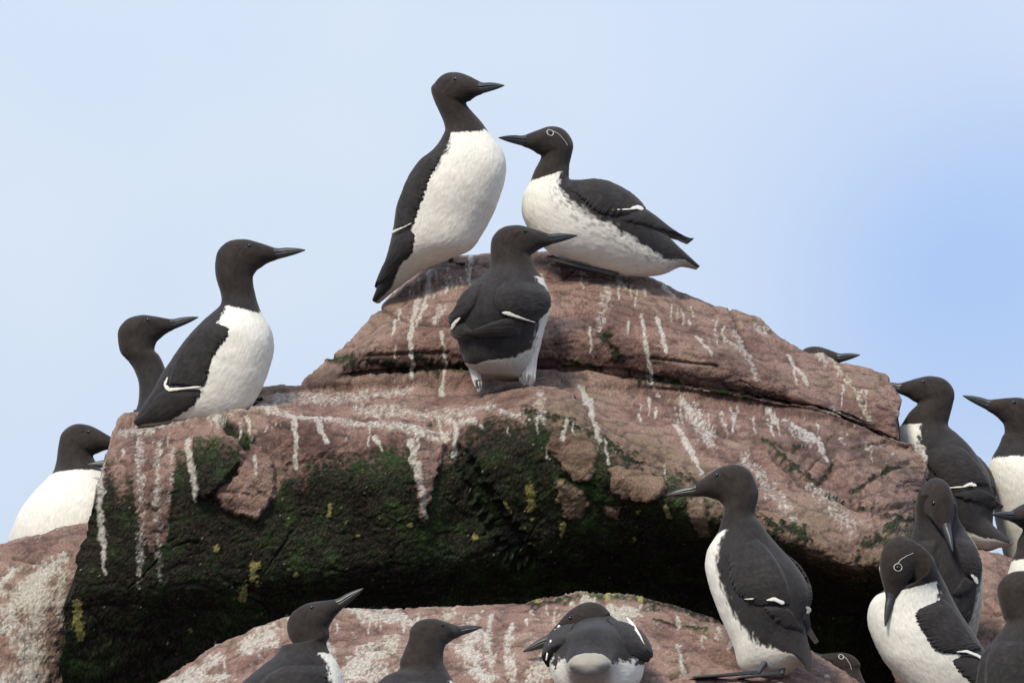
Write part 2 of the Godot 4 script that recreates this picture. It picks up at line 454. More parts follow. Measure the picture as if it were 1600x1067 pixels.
func rock(called: String, label: String, rows: Array, cols: int, counts: Array, weed: Array, seed_off: float, white := 0.0) -> void:
	# rows from the hidden back over the top and down the front; weed: the line below which dark weed covers the stone
	var nr := 1
	for c in counts: nr += c
	var design := PackedVector3Array()
	design.resize(cols * nr)
	var sh := Vector3(seed_off, seed_off * 0.7, seed_off * 1.3)
	for i in cols:
		var u := float(i) / (cols - 1)
		var line := PackedVector3Array()
		for r in rows: line.append(row_at(r, u))
		var j := 0
		for k in rows.size() - 1:
			var a := line[maxi(k - 1, 0)]
			var d := line[mini(k + 2, rows.size() - 1)]
			for q in counts[k] + (1 if k == rows.size() - 2 else 0):
				design[j * cols + i] = cr(a, line[k], line[k + 1], d, float(q) / counts[k])
				j += 1
	var pos := PackedVector3Array()
	pos.resize(cols * nr)
	for i in pos.size():
		var u2 := float(i % cols) / (cols - 1)
		var rim := sstep(0.07, 0.0, minf(u2, 1.0 - u2))
		if rim > 0.0: design[i].x += rim * (9.0 * nz_fur.get_noise_2d(design[i].y * 0.018, seed_off) + 4.0 * nz_fur.get_noise_2d(design[i].y * 0.07, seed_off + 5.0))
		pos[i] = at(design[i].x, design[i].y, design[i].z)
	var out := PackedVector3Array()
	out.resize(pos.size())
	var col := PackedColorArray()
	col.resize(pos.size())
	for j in nr:
		for i in cols:
			var q := j * cols + i
			var n := (pos[mini(j + 1, nr - 1) * cols + i] - pos[maxi(j - 1, 0) * cols + i]).cross(pos[j * cols + mini(i + 1, cols - 1)] - pos[j * cols + maxi(i - 1, 0)]).normalized()
			var d := design[q]
			var p := pos[q]
			var ps := p + sh
			var lo := nz_lo.get_noise_3dv(ps)
			var mid := nz_mid.get_noise_3dv(ps)
			var hi := nz_hi.get_noise_3dv(ps)
			var fine := nz_fine.get_noise_3dv(ps)
			var ridge := nz_ridge.get_noise_3d(ps.x * 0.7, ps.y * 2.2, ps.z * 1.2)
			var cell := nz_cell.get_noise_3d(ps.x, ps.y * 1.7, ps.z)
			var g := read(p_guano, d.x, d.y)
			var rel := read(p_relief, d.x, d.y)
			var bare := read(p_bare, d.x, d.y)
			var lich := read(p_lichen, d.x, d.y)
			var mo := read(p_moss, d.x, d.y)
			var darken := read(p_darken, d.x, d.y)
			# weed
			var m := 0.0
			var ochre := 0.0
			if weed.size():
				var over := d.y - row_at(weed, clampf((d.x - weed[0][0]) / (weed[-1][0] - weed[0][0]), 0.0, 1.0)).y
				m = sstep(-24.0, 22.0, over + 26.0 * mid + 22.0 * hi)
				ochre = sstep(-75.0, -12.0, over + 20.0 * lo) * sstep(700.0, 960.0, d.x) * 0.9
			m = clampf(maxf(m, sstep(0.35, 0.6, mo + 0.45 * mid + 0.3 * hi)), 0.0, 1.0)
			m *= 1.0 - sstep(0.25, 0.6, bare + 0.3 * hi)
			var gu := sstep(0.3, 0.78, g + 0.26 * hi + 0.26 * fine + white * (0.5 + 1.4 * mid + 0.6 * lo) * maxf(n.y + 0.4, 0.0))
			if weed.size() and white == 0.0: gu = maxf(gu, sstep(0.78, 0.9, fine + 0.35 * hi) * 0.6)
			var li := sstep(0.45, 0.62, lich + 0.4 * hi + 0.25 * fine)
			if m > 0.5: li = maxf(li, sstep(0.86, 0.98, hi + 0.6 * mid) * 0.6)
			# form
			var h := 0.007 * lo + 0.003 * mid * (1.0 - 0.5 * m) + 0.0007 * hi * (1.0 - 0.4 * m) + 0.0005 * fine - 0.0016 * sstep(0.5, 0.68, -fine) * (1.0 - m) + 0.0026 * (ridge - 0.3) * (1.0 - 0.75 * m)
			h -= 0.002 * sstep(-0.75, -1.0, cell)
			var fq := Vector3(ps.x + 0.03 * mid, ps.y * 1.6 + 0.03 * hi - ps.x * 0.35, ps.z + 0.03 * lo)
			h += (0.0014 * nz_facet.get_noise_3dv(fq) + 0.0005 * nz_facet.get_noise_3dv(fq * 2.3)) * (1.0 - 0.6 * m)
			h += m * (0.003 + 0.0006 * hi + 0.0004 * fine) + gu * 0.0003 + li * 0.0016
			h += rel * 0.0012
			out[q] = p + n * h
			# colour
			var c := Vector3(0.33, 0.2, 0.163).lerp(Vector3(0.435, 0.3, 0.252), clampf(0.5 + 0.9 * mid + 0.5 * hi, 0.0, 1.0))
			c = c.lerp(Vector3(0.19, 0.105, 0.09), sstep(0.05, 0.5, -lo + 0.5 * mid + 0.35 * hi) * 0.8)
			c = c.lerp(Vector3(0.3, 0.25, 0.17), sstep(0.15, 0.5, lo - 0.6 * mid) * 0.35)
			c = c.lerp(Vector3(0.075, 0.055, 0.05), sstep(0.42, 0.62, fine * 0.8 + hi * 0.35) * 0.75)
			c = c.lerp(Vector3(0.12, 0.068, 0.06), clampf(darken * (0.75 + 0.8 * mid + 0.3 * hi), 0.0, 0.85))
			c *= 1.0 + 0.18 * fine
			c = c.lerp(Vector3(0.21, 0.165, 0.085), clampf(ochre * (0.45 + 0.9 * fine + 0.5 * hi), 0.0, 0.85))
			c = c.lerp(Vector3(0.06, 0.04, 0.036), sstep(-0.8, -0.97, cell) * 0.5)
			if rel < -1.0: c = c.lerp(Vector3(0.07, 0.055, 0.045), clampf(-rel / 9.0, 0.0, 0.7))
			if m > 0.0:
				var green := clampf(0.35 + 0.9 * mid + 0.7 * lo + 0.3 * hi, 0.0, 1.0)
				var w := Vector3(0.0026, 0.0058, 0.0024).lerp(Vector3(0.011, 0.037, 0.006), green)
				w = w.lerp(Vector3(0.026, 0.068, 0.01), sstep(0.3, 0.6, 0.7 * mid + 0.7 * lo + 0.35 * hi) * 0.7)
				c = c.lerp(w, m * clampf(0.95 + 0.4 * fine, 0.0, 1.0))
			c = c.lerp(Vector3(0.4, 0.36, 0.12) * (1.0 + 0.4 * fine), li * 0.85)
			c = c.lerp(Vector3(0.76, 0.735, 0.67).lerp(Vector3(0.62, 0.57, 0.34), clampf(lich * 0.8 + maxf(lo, 0.0) * 0.4, 0.0, 1.0)) * (1.0 + 0.12 * fine), gu * clampf(0.68 + 0.3 * hi + 0.35 * fine, 0.0, 1.0))
			col[q] = Color(maxf(c.x, 0.003), maxf(c.y, 0.003), maxf(c.z, 0.003))
	# close both ends
	for e in [0, cols - 1]:
		var mid3 := Vector3.ZERO
		for j in nr: mid3 += out[j * cols + (1 if e == 0 else cols - 2)]
		for j in nr: out[j * cols + e] = mid3 / nr
	# the node stands at the foot of the rock
	var lo3 := out[0]
	var hi3 := out[0]
	for p in out:
		lo3 = lo3.min(p)
		hi3 = hi3.max(p)
	var base := Vector3((lo3.x + hi3.x) * 0.5, lo3.y, (lo3.z + hi3.z) * 0.5)
	for i in out.size(): out[i] -= base
	var o := add_mesh(called, grid_mesh(out, cols, nr, false, col), M.rock, self)
	o.position = base
	tag(o, label, "rock", "boulders of the bird cliff")

func build_ground() -> void:
	# the cliff top that carries the boulders; it falls away to the camera and behind
	var pos := PackedVector3Array()
	var col := PackedColorArray()
	var n := 90
	for j in n:
		for i in n:
			var fx := (i / (n - 1.0) - 0.5) * 2.0
			var fz := (j / (n - 1.0) - 0.5) * 2.0
			var x := signf(fx) * pow(absf(fx), 4.0) * 900.0 + fx * 6.0
			var z := signf(fz) * pow(absf(fz), 4.0) * 900.0 + fz * 6.0
			var r := Vector2(x * 0.55, z if z > 0.0 else z * 0.8).length()
			var y := 2.35 * (1.0 - sstep(1.2, 6.5, r)) + 0.12 * nz_lo.get_noise_2d(x * 0.15, z * 0.15) * (1.0 - sstep(8.0, 12.0, r) * 0.7)
			pos.append(Vector3(x, y - 0.15, z))
			var k := 0.8 + 0.5 * nz_lo.get_noise_2d(x * 0.3, z * 0.3)
			col.append(Color(0.16 * k, 0.11 * k, 0.085 * k))
	var o := add_mesh("ground", grid_mesh(pos, n, n, false, col), M.rock, self)
	tag(o, "brown rocky cliff top under the boulders", "ground", "", "structure")

func build_rocks() -> void:
	paint_rocks()
	rock("boulder", "large reddish upper boulder with white streaks below the two topmost birds", [
		[[468, 720, -0.9], [800, 640, -1.0], [1200, 690, -0.75], [1410, 740, -0.62]],
		[[472, 625, -0.6], [560, 560, -0.7], [690, 440, -0.75], [860, 425, -0.8], [1090, 500, -0.75], [1260, 590, -0.65], [1404, 640, -0.5]],
		[[473, 612, -0.3], [483, 590, -0.33], [500, 573, -0.36], [530, 548, -0.4], [565, 512, -0.42], [600, 475, -0.43], [625, 450, -0.44], [655, 424, -0.45], [690, 403, -0.46], [740, 400, -0.46], [790, 397, -0.46], [840, 395, -0.46], [880, 398, -0.46], [905, 408, -0.46], [940, 420, -0.46], [1010, 433, -0.46], [1045, 447, -0.46], [1090, 467, -0.46], [1140, 487, -0.46], [1185, 500, -0.46], [1205, 518, -0.45], [1238, 540, -0.44], [1262, 552, -0.43], [1287, 551, -0.42], [1310, 566, -0.41], [1360, 577, -0.4], [1388, 590, -0.38], [1404, 613, -0.34]],
		[[474, 613, -0.27], [510, 580, -0.29], [580, 520, -0.34], [640, 470, -0.35], [700, 432, -0.36], [800, 424, -0.36], [880, 425, -0.36], [1000, 455, -0.36], [1100, 492, -0.35], [1200, 540, -0.33], [1290, 575, -0.32], [1370, 608, -0.31], [1405, 632, -0.3]],
		[[475, 614, -0.25], [520, 585, -0.24], [600, 520, -0.24], [660, 490, -0.24], [740, 482, -0.23], [860, 480, -0.23], [960, 486, -0.22], [1060, 520, -0.2], [1150, 560, -0.2], [1240, 600, -0.22], [1330, 635, -0.24], [1404, 652, -0.26]],
		[[476, 614, -0.24], [520, 592, -0.22], [570, 552, -0.19], [640, 538, -0.175], [720, 536, -0.165], [800, 540, -0.165], [880, 530, -0.165], [960, 534, -0.155], [1020, 550, -0.15], [1080, 568, -0.15], [1128, 578, -0.155], [1198, 605, -0.175], [1292, 637, -0.2], [1363, 664, -0.23], [1402, 668, -0.25]],
		[[477, 615, -0.24], [520, 602, -0.23], [600, 590, -0.215], [700, 585, -0.21], [800, 584, -0.205], [900, 586, -0.2], [1010, 600, -0.195], [1081, 611, -0.195], [1123, 616, -0.2], [1208, 630, -0.215], [1269, 640, -0.225], [1330, 660, -0.24], [1402, 696, -0.255]],
		[[480, 640, -0.36], [600, 626, -0.36], [800, 622, -0.36], [1010, 634, -0.36], [1208, 660, -0.36], [1330, 686, -0.36], [1398, 710, -0.36]]],
		480, [5, 14, 26, 40, 34, 26, 8], [], 0.0)
	rock("boulder", "broad overhanging boulder with black green weed on its shaded front", [
		[[172, 1000, -0.35], [330, 1000, -0.5], [476, 760, -0.7], [800, 700, -0.75], [1200, 720, -0.75], [1446, 780, -0.6]],
		[[171, 700, -0.12], [185, 676, -0.16], [230, 664, -0.19], [300, 646, -0.22], [360, 634, -0.24], [420, 622, -0.25], [476, 613, -0.255], [520, 600, -0.245], [600, 588, -0.23], [700, 583, -0.225], [800, 582, -0.22], [900, 584, -0.215], [1010, 598, -0.21], [1081, 608, -0.21], [1123, 613, -0.215], [1208, 627, -0.23], [1269, 637, -0.24], [1330, 657, -0.255], [1402, 691, -0.27], [1448, 702, -0.29]],
		[[168, 704, -0.05], [182, 680, -0.08], [230, 664, -0.11], [300, 642, -0.14], [322, 636, -0.15], [360, 629, -0.16], [420, 620, -0.18], [476, 614, -0.2], [560, 614, -0.18], [640, 612, -0.165], [740, 610, -0.15], [830, 602, -0.12], [900, 611, -0.13], [960, 619, -0.14], [1080, 627, -0.15], [1208, 647, -0.17], [1330, 674, -0.2], [1402, 702, -0.22], [1451, 716, -0.24]],
		[[162, 716, 0.0], [180, 692, -0.02], [240, 672, -0.03], [310, 650, -0.05], [360, 636, -0.07], [420, 630, -0.08], [500, 634, -0.08], [570, 636, -0.06], [640, 636, -0.06], [720, 630, -0.05], [790, 614, -0.01], [840, 608, 0.02], [890, 622, 0.01], [940, 646, -0.01], [1020, 660, -0.04], [1120, 670, -0.05], [1220, 690, -0.06], [1320, 716, -0.08], [1400, 732, -0.12], [1446, 745, -0.18]],
		[[156, 735, 0.05], [180, 716, 0.05], [240, 704, 0.05], [300, 690, 0.04], [340, 662, 0.03], [400, 655, 0.03], [460, 660, 0.04], [520, 676, 0.05], [580, 672, 0.05], [640, 674, 0.06], [690, 690, 0.06], [735, 664, 0.06], [790, 644, 0.08], [840, 640, 0.1], [890, 658, 0.11], [950, 690, 0.11], [1020, 714, 0.09], [1120, 734, 0.07], [1220, 756, 0.05], [1320, 780, 0.02], [1400, 786, -0.04], [1438, 784, -0.14]],
		[[146, 775, 0.07], [180, 765, 0.09], [260, 750, 0.1], [330, 740, 0.09], [400, 730, 0.08], [480, 728, 0.08], [560, 736, 0.09], [640, 744, 0.11], [700, 748, 0.08], [760, 724, 0.09], [820, 704, 0.12], [880, 712, 0.14], [950, 738, 0.16], [1020, 768, 0.17], [1100, 796, 0.17], [1200, 822, 0.16], [1280, 852, 0.15], [1340, 878, 0.13], [1400, 858, 0.06], [1426, 828, -0.08]],
		[[132, 830, 0.06], [200, 830, 0.09], [300, 820, 0.09], [420, 810, 0.07], [560, 812, 0.07], [640, 816, 0.08], [720, 820, 0.04], [800, 800, 0.06], [880, 792, 0.09], [960, 806, 0.11], [1060, 832, 0.1], [1200, 862, 0.08], [1280, 888, 0.07], [1340, 904, 0.05], [1396, 892, 0.0], [1420, 860, -0.12]],
		[[112, 905, 0.07], [240, 905, 0.08], [420, 895, 0.05], [640, 890, 0.03], [800, 872, 0.01], [960, 868, 0.0225], [1060, 880, -0.01], [1200, 900, -0.0475], [1340, 930, -0.1], [1418, 905, -0.2]],
		[[98, 975, 0.04], [240, 975, 0.02], [420, 960, -0.02], [640, 950, -0.06], [800, 935, -0.1], [960, 925, -0.112], [1200, 955, -0.2], [1340, 975, -0.26], [1418, 960, -0.32]],
		[[94, 1080, -0.04], [420, 1080, -0.12], [800, 1060, -0.2], [1200, 1080, -0.34], [1418, 1080, -0.41]],
		[[110, 1240, -0.18], [420, 1240, -0.26], [800, 1240, -0.33], [1200, 1240, -0.44], [1418, 1240, -0.51]]],
		640, [4, 10, 20, 36, 44, 40, 40, 36, 30, 8],
		[[90, 900], [130, 800], [165, 735], [190, 770], [212, 740], [285, 705], [330, 700], [375, 700], [388, 745], [430, 770], [442, 745], [470, 735], [500, 716], [560, 716], [604, 706], [632, 694], [660, 716], [682, 694], [705, 712], [740, 672], [780, 664], [850, 662], [900, 678], [940, 702], [1000, 730], [1060, 756], [1120, 796], [1180, 818], [1240, 850], [1300, 880], [1340, 896], [1420, 862]], 3.0)
	rock("boulder", "pale rock crusted with white droppings at the left edge", [
		[[-120, 1000, -0.8], [60, 980, -0.8], [230, 960, -0.7]],
		[[-120, 900, -0.5], [0, 872, -0.5], [60, 858, -0.5], [120, 842, -0.5], [230, 850, -0.45]],
		[[-120, 880, -0.3], [-40, 862, -0.3], [0, 851, -0.3], [40, 839, -0.3], [80, 829, -0.3], [122, 820, -0.3], [180, 826, -0.3], [230, 850, -0.3]],
		[[-120, 905, -0.2], [0, 880, -0.19], [60, 866, -0.19], [122, 852, -0.2], [230, 880, -0.25]],
		[[-120, 980, -0.1], [0, 955, -0.08], [60, 945, -0.1], [122, 930, -0.14], [230, 950, -0.22]],
		[[-120, 1060, -0.04], [0, 1045, -0.02], [80, 1040, -0.08], [122, 1040, -0.16], [230, 1040, -0.26]],
		[[-120, 1240, 0.1], [0, 1240, 0.08], [80, 1240, 0.0], [230, 1240, -0.2]]],
		170, [4, 8, 24, 40, 40, 40], [], 7.0, 0.28)
	rock("boulder", "low rounded slab spattered white along the bottom of the view", [
		[[225, 1200, 0.14], [600, 1130, 0.1], [900, 1100, 0.1], [1200, 1150, 0.12], [1420, 1260, 0.14]],
		[[232, 1110, 0.22], [440, 1000, 0.2], [600, 978, 0.2], [900, 955, 0.2], [1130, 990, 0.2], [1300, 1060, 0.22], [1412, 1180, 0.22]],
		[[240, 1072, 0.28], [300, 1030, 0.28], [350, 1004, 0.28], [400, 984, 0.28], [440, 968, 0.28], [500, 955, 0.28], [560, 952, 0.28], [620, 951, 0.28], [700, 948, 0.28], [760, 946, 0.28], [820, 942, 0.28], [870, 932, 0.28], [900, 929, 0.28], [960, 931, 0.28], [1020, 939, 0.28], [1080, 955, 0.28], [1130, 972, 0.28], [1200, 990, 0.29], [1250, 1012, 0.3], [1300, 1040, 0.32], [1345, 1070, 0.34], [1405, 1140, 0.34]],
		[[244, 1085, 0.34], [350, 1022, 0.36], [440, 988, 0.37], [560, 972, 0.38], [700, 968, 0.38], [900, 952, 0.38], [1020, 960, 0.38], [1130, 992, 0.39], [1250, 1030, 0.4], [1340, 1085, 0.42], [1400, 1150, 0.42]],
		[[252, 1120, 0.42], [350, 1070, 0.46], [440, 1040, 0.5], [560, 1026, 0.52], [700, 1020, 0.52], [900, 1012, 0.52], [1020, 1016, 0.52], [1130, 1040, 0.52], [1250, 1072, 0.52], [1340, 1120, 0.52], [1395, 1170, 0.5]],
		[[262, 1180, 0.52], [440, 1120, 0.62], [700, 1105, 0.66], [1000, 1105, 0.66], [1250, 1130, 0.64], [1390, 1200, 0.58]],
		[[272, 1280, 0.6], [440, 1260, 0.74], [700, 1260, 0.78], [1000, 1260, 0.78], [1250, 1260, 0.74], [1385, 1280, 0.66]]],
		460, [4, 10, 18, 40, 36, 20], [], 12.0, 0.2)
	rock("boulder", "small reddish rock behind the birds at the right edge", [
		[[1380, 1010, -0.85], [1560, 960, -0.9], [1720, 980, -0.9]],
		[[1384, 930, -0.6], [1480, 880, -0.7], [1560, 884, -0.7], [1720, 920, -0.7]],
		[[1388, 915, -0.3], [1440, 885, -0.3], [1500, 867, -0.32], [1535, 861, -0.32], [1570, 870, -0.32], [1600, 885, -0.32], [1720, 930, -0.3]],
		[[1390, 935, -0.2], [1480, 896, -0.16], [1540, 892, -0.14], [1600, 915, -0.14], [1720, 960, -0.14]],
		[[1394, 1010, -0.08], [1480, 980, -0.02], [1540, 970, 0.0], [1600, 985, 0.0], [1720, 1010, 0.0]],
		[[1398, 1100, 0.0], [1540, 1080, 0.1], [1720, 1090, 0.14]],
		[[1400, 1250, 0.1], [1540, 1250, 0.2], [1720, 1250, 0.24]]],
		190, [4, 8, 18, 44, 44, 20], [], 19.0)

# ---------------------------------------------------------------- birds
# A bird is lofted through ribs. Each rib has a centre, a half-axis H from the back to the breast and a half-axis L towards the bird's right.
# Working units are 1/FOCAL of the distance; x right, y up, z towards the camera.
var bC := PackedVector3Array()
var bH := PackedVector3Array()
var bL := PackedVector3Array()
var b_anchor := Vector2()
var b_k := 0.0012
var b_head0 := 0
var b_eye := Vector3()
var b_f := Vector3()
var b_u := Vector3()
var b_scale := 1.0
var tab_p := PackedVector2Array()
var tab_s := PackedFloat32Array()
var tab_a := PackedFloat32Array()
var tab_front := PackedByteArray()
var b_seed := 0.0
const NAPE := [4, 50, -54, 45, 25]
const HEAD := [[9, 37, -55, 21, 24.5], [17, 31, -50, 3, 23.5], [25, 26, -34, -10.5, 21.5], [32, 23, -10, -13.5, 18.5], [37, 21.5, 11, -8.5, 14], [41, 20, 27, -3, 10], [45, 18.5, 42, 1.5, 7.2], [59, 15, 57, 1, 5.2], [73, 11, 73, 2, 3.4], [87, 5.8, 86.5, 4.4, 0.8]]

func local(x: float, y: float, z: float) -> Vector3:
	return Vector3(x - b_anchor.x, (b_anchor.y - y - z * SP) / CP, z)

func set_ribs(ribs: Array, head: Array, back: float, nape: bool) -> void:
	# rib: [breast x, y, back x, y, half width, facing, z]; head: [eye x, y, facing, pitch, scale]
	bC.clear()
	bH.clear()
	bL.clear()
	var zc := 0.0
	var prev_x := 0.0
	for i in ribs.size():
		var r: Array = ribs[i]
		var ph := deg_to_rad(r[5])
		var cx: float = (r[0] + r[2]) * 0.5
		var cy: float = (r[1] + r[3]) * 0.5
		var hx: float = (r[0] - r[2]) * 0.5
		var hy: float = (r[3] - r[1]) * 0.5
		var w: float = r[4]
		if r.size() > 6: zc = r[6]
		elif i > 0: zc += (cx - prev_x) * clampf(tan(ph), -0.9, 0.9)
		prev_x = cx
		var inner := sqrt(maxf(hx * hx - pow(w * sin(ph), 2.0), 0.1 * hx * hx)) * signf(hx)
		var a := 0.0
		if absf(cos(ph)) > 0.2: a = clampf(inner / cos(ph), -1.15 * w, 1.15 * w)
		bC.append(local(cx, cy, zc))
		bH.append(Vector3(inner, hy, a * sin(ph)))
		bL.append(Vector3(-sin(ph), 0, cos(ph)) * w)
	if head.size():
		var ph := deg_to_rad(head[2])
		var pt := deg_to_rad(head[3])
		var sc: float = head[4]
		var fw := Vector3(cos(ph) * cos(pt), sin(pt), sin(ph) * cos(pt))
		var up := Vector3(-cos(ph) * sin(pt), cos(pt), -sin(ph) * sin(pt))
		var side := Vector3(-sin(ph), 0, cos(ph))
		if head.size() > 5:
			up = up.rotated(fw, deg_to_rad(head[5]))
			side = side.rotated(fw, deg_to_rad(head[5]))
		b_f = fw
		b_u = up
		b_scale = sc
		var h0: Array = NAPE if nape else HEAD[0]
		var rel: Vector3 = (fw * (h0[0] + h0[2] * back) * 0.5 - up * (h0[1] + h0[3]) * 0.5) * sc
		var ez: float = bC[-1].z - rel.z
		if head.size() > 6: ez = head[6]
		b_eye = local(head[0], head[1], ez)
		b_head0 = ribs.size() + (1 if nape else 0)
		for h in ([NAPE] + HEAD if nape else HEAD):
			var hb: float = h[2] * (back if h[2] < 0.0 else 1.0)
			bC.append(b_eye + (fw * (h[0] + hb) * 0.5 - up * (h[1] + h[3]) * 0.5) * sc)
			bH.append((fw * (h[0] - hb) * 0.5 - up * (h[1] - h[3]) * 0.5) * sc)
			bL.append(side * h[4] * sc)

func rib(s: float) -> Array:
	var n := bC.size()
	var k := clampi(int(s), 0, n - 2)
	var t := s - k
	var a := maxi(k - 1, 0)
	var d := mini(k + 2, n - 1)
	return [cr(bC[a], bC[k], bC[k + 1], bC[d], t), cr(bH[a], bH[k], bH[k + 1], bH[d], t), cr(bL[a], bL[k], bL[k + 1], bL[d], t)]

func skin(s: float, a: float, off := 0.0) -> Vector3:
	var r := rib(clampf(s, 0.0, bC.size() - 1.0))
	var dir: Vector3 = r[1] * cos(a) + r[2] * sin(a)
	return r[0] + dir + dir.normalized() * off

func flat(p: Vector3) -> Vector2:
	return Vector2(p.x + b_anchor.x, b_anchor.y - p.y * CP - p.z * SP)

func make_table() -> void:
	tab_p.clear()
	tab_s.clear()
	tab_a.clear()
	tab_front.clear()
	var s := 0.0
	while s <= b_head0 + 7.0:
		var r := rib(minf(s, bC.size() - 1.0))
		for k in 72:
			var a := (k / 36.0 - 1.0) * PI
			var dir: Vector3 = r[1] * cos(a) + r[2] * sin(a)
			tab_p.append(flat(r[0] + dir))
			tab_s.append(s)
			tab_a.append(a)
			tab_front.append(1 if dir.z > -3.0 else 0)
		s += 0.2

func find(x: float, y: float, side: int, s_lo := 0.0, s_hi := 99.0) -> Array:
	# where on the plumage a place of the elevation lies: [s, angle, what is left over]
	var q := Vector2(x, y)
	var best := 1e9
	var bi := 0
	for i in tab_p.size():
		if tab_front[i] == 0 or tab_s[i] < s_lo or tab_s[i] > s_hi: continue
		if side != 0 and tab_a[i] * side < -0.01: continue
		var d := tab_p[i].distance_squared_to(q)
		if d < best:
			best = d
			bi = i
	var s := tab_s[bi]
	var a := tab_a[bi]
	var ds := 0.1
	var da := PI / 72.0
	for it in 5:
		var bs := s
		var ba := a
		for u in [-1, 0, 1]:
			for v in [-1, 0, 1]:
				var s2 := clampf(s + u * ds, s_lo, minf(s_hi, bC.size() - 1.0))
				var d := flat(skin(s2, a + v * da)).distance_squared_to(q)
				if d < best:
					best = d
					bs = s2
					ba = a + v * da
		s = bs
		a = ba
		ds *= 0.5
		da *= 0.5
	var left := q - flat(skin(s, a))
	if side != 0 and a * side < 0.0: a += TAU * side
	return [s, a, Vector3(left.x, -left.y, 0)]

func scaled(p: PackedVector3Array) -> PackedVector3Array:
	for i in p.size(): p[i] *= b_k
	return p

func body_mesh(s0: float, s1: float, around: int, white: Array, s_white: float, streak: float, vee: float) -> ArrayMesh:
	# white: [s, half-angle of the white front in degrees] ...
	var pos := PackedVector3Array()
	var col := PackedColorArray()
	var ss := PackedFloat32Array()
	var s := s0
	while s < s1:
		ss.append(s)
		var r0 := rib(s)
		var r1 := rib(minf(s + 0.25, bC.size() - 1.0))
		var move := maxf((r1[0] - r0[0]).length(), maxf((r1[0] + r1[1] - r0[0] - r0[1]).length(), (r1[0] - r1[1] - r0[0] + r0[1]).length()))
		s += clampf(0.25 * 1.9 / maxf(move, 0.1), 0.02, 0.25)
	ss.append(s1)
	var run := 0.0
	var uv := PackedVector2Array()
	var last := Vector3()
	for j in ss.size():
		var r := rib(ss[j])
		if j > 0: run += (r[0] - last).length()
		last = r[0]
		var wa := 0.0
		for k in white.size() - 1:
			if ss[j] >= white[k][0]: wa = lerpf(white[k][1], white[k + 1][1], clampf((ss[j] - white[k][0]) / maxf(white[k + 1][0] - white[k][0], 0.01), 0.0, 1.0))
		wa = deg_to_rad(wa)
		var rad: float = ((r[1] as Vector3).length() + (r[2] as Vector3).length()) * 0.5
		for i in around:
			var a := TAU * i / around
			var da := absf(a - TAU if a > PI else a)
			var ca := cos(a)
			var sa := sin(a)
			var dir: Vector3 = r[1] * ca + r[2] * sa
			var e := dir.normalized()
			var q: Vector3 = r[0] + dir
			# strands lie along the body
			var strand := nz_strand.get_noise_3d(run * 0.034 + b_seed, ca * rad * 0.17, sa * rad * 0.17)
			var strand2 := nz_strand.get_noise_3d(run * 0.1 + b_seed + 70.0, ca * rad * 0.42, sa * rad * 0.42)
			var clump := nz_fur.get_noise_3d(q.x * 0.022 + b_seed, q.y * 0.022, q.z * 0.022)
			var edge := 0.14 * strand + 0.06 * strand2 + 0.08 * clump
			var m := sstep(-0.07, 0.07, wa - da + edge)
			var neck := s_white - vee * maxf(0.0, 1.0 - da * 1.6) * -1.0
			m *= 1.0 - sstep(-0.05, 0.05, ss[j] - neck + 0.1 * strand + 0.05 * strand2)
			var h := 0.0
			var c := Vector3(0.0315, 0.0255, 0.0235).lerp(Vector3(0.03, 0.0275, 0.0295), sstep(b_head0 - 1.0, b_head0 - 4.0, ss[j]))
			var worn := nz_fur.get_noise_3d(q.x * 0.07 + b_seed * 2.0, q.y * 0.07, q.z * 0.07)
			c *= 1.0 + 0.3 * strand2 + 0.16 * strand + 0.4 * clump + 0.25 * worn
			h += 0.2 * strand2 + 0.25 * strand + 0.6 * clump
			if m > 0.0:
				var w := Vector3(0.84, 0.825, 0.755) * (1.0 + 0.05 * strand + 0.05 * strand2 + 0.06 * clump)
				w = w.lerp(Vector3(0.36, 0.335, 0.295), sstep(3.2, 0.0, ss[j]) * 0.9)
				if streak > 0.0:
					var band := sstep(0.55, 0.1, absf(wa - da - 0.12))
					w = w.lerp(Vector3(0.12, 0.115, 0.115), sstep(0.1, 0.5, strand + 0.5 * strand2 + 0.1) * band * streak)
				c = c.lerp(w, m)
				h += m * (0.1 * strand + 0.06 * strand2 + 0.4 * clump + 0.7)
			pos.append(q + e * h * minf(rad / 20.0, 1.0))
			uv.append(Vector2(3.0 * i / around, run * 0.0018))
			col.append(Color(c.x, c.y, c.z))
	return grid_mesh(scaled(pos), around, ss.size(), true, col, 1, false, uv)

func bill_mesh(upper: bool) -> ArrayMesh:
	var pos := PackedVector3Array()
	var n := 26
	var s0 := b_head0 + 5.35
	var s1 := b_head0 + 9.0
	for j in n:
		var s := lerpf(s0, s1, float(j) / (n - 1))
		var r := rib(s)
		var shrink := 0.9 + 0.12 * sstep(0.0, 0.12, float(j) / (n - 1))
		if j == n - 1: shrink *= 0.4
		var cut := -0.12
		for i in 22:
			var p: Vector3
			var t := i / 13.0
			if i <= 13:
				# the outside of this half, then back along the gape
				var a := (PI * 0.5 + t * PI) if upper else (-PI * 0.5 + t * PI)
				var cu := cos(a)
				if upper: cu = minf(cu, cut)
				else: cu = maxf(cu, cut + 0.14)
				p = r[0] + (r[1] * cu + r[2] * sin(a) * (1.0 if upper else 0.88)) * shrink
			else:
				var x := 1.0 - 2.0 * (i - 13) / 9.0
				p = r[0] + (r[1] * (cut if upper else cut + 0.14) + r[2] * -x * (1.0 if not upper else -1.0) * -0.99 * (1.0 if upper else 0.88)) * shrink
			pos.append(p)
	return grid_mesh(scaled(pos), 22, n, true, PackedColorArray(), 1)

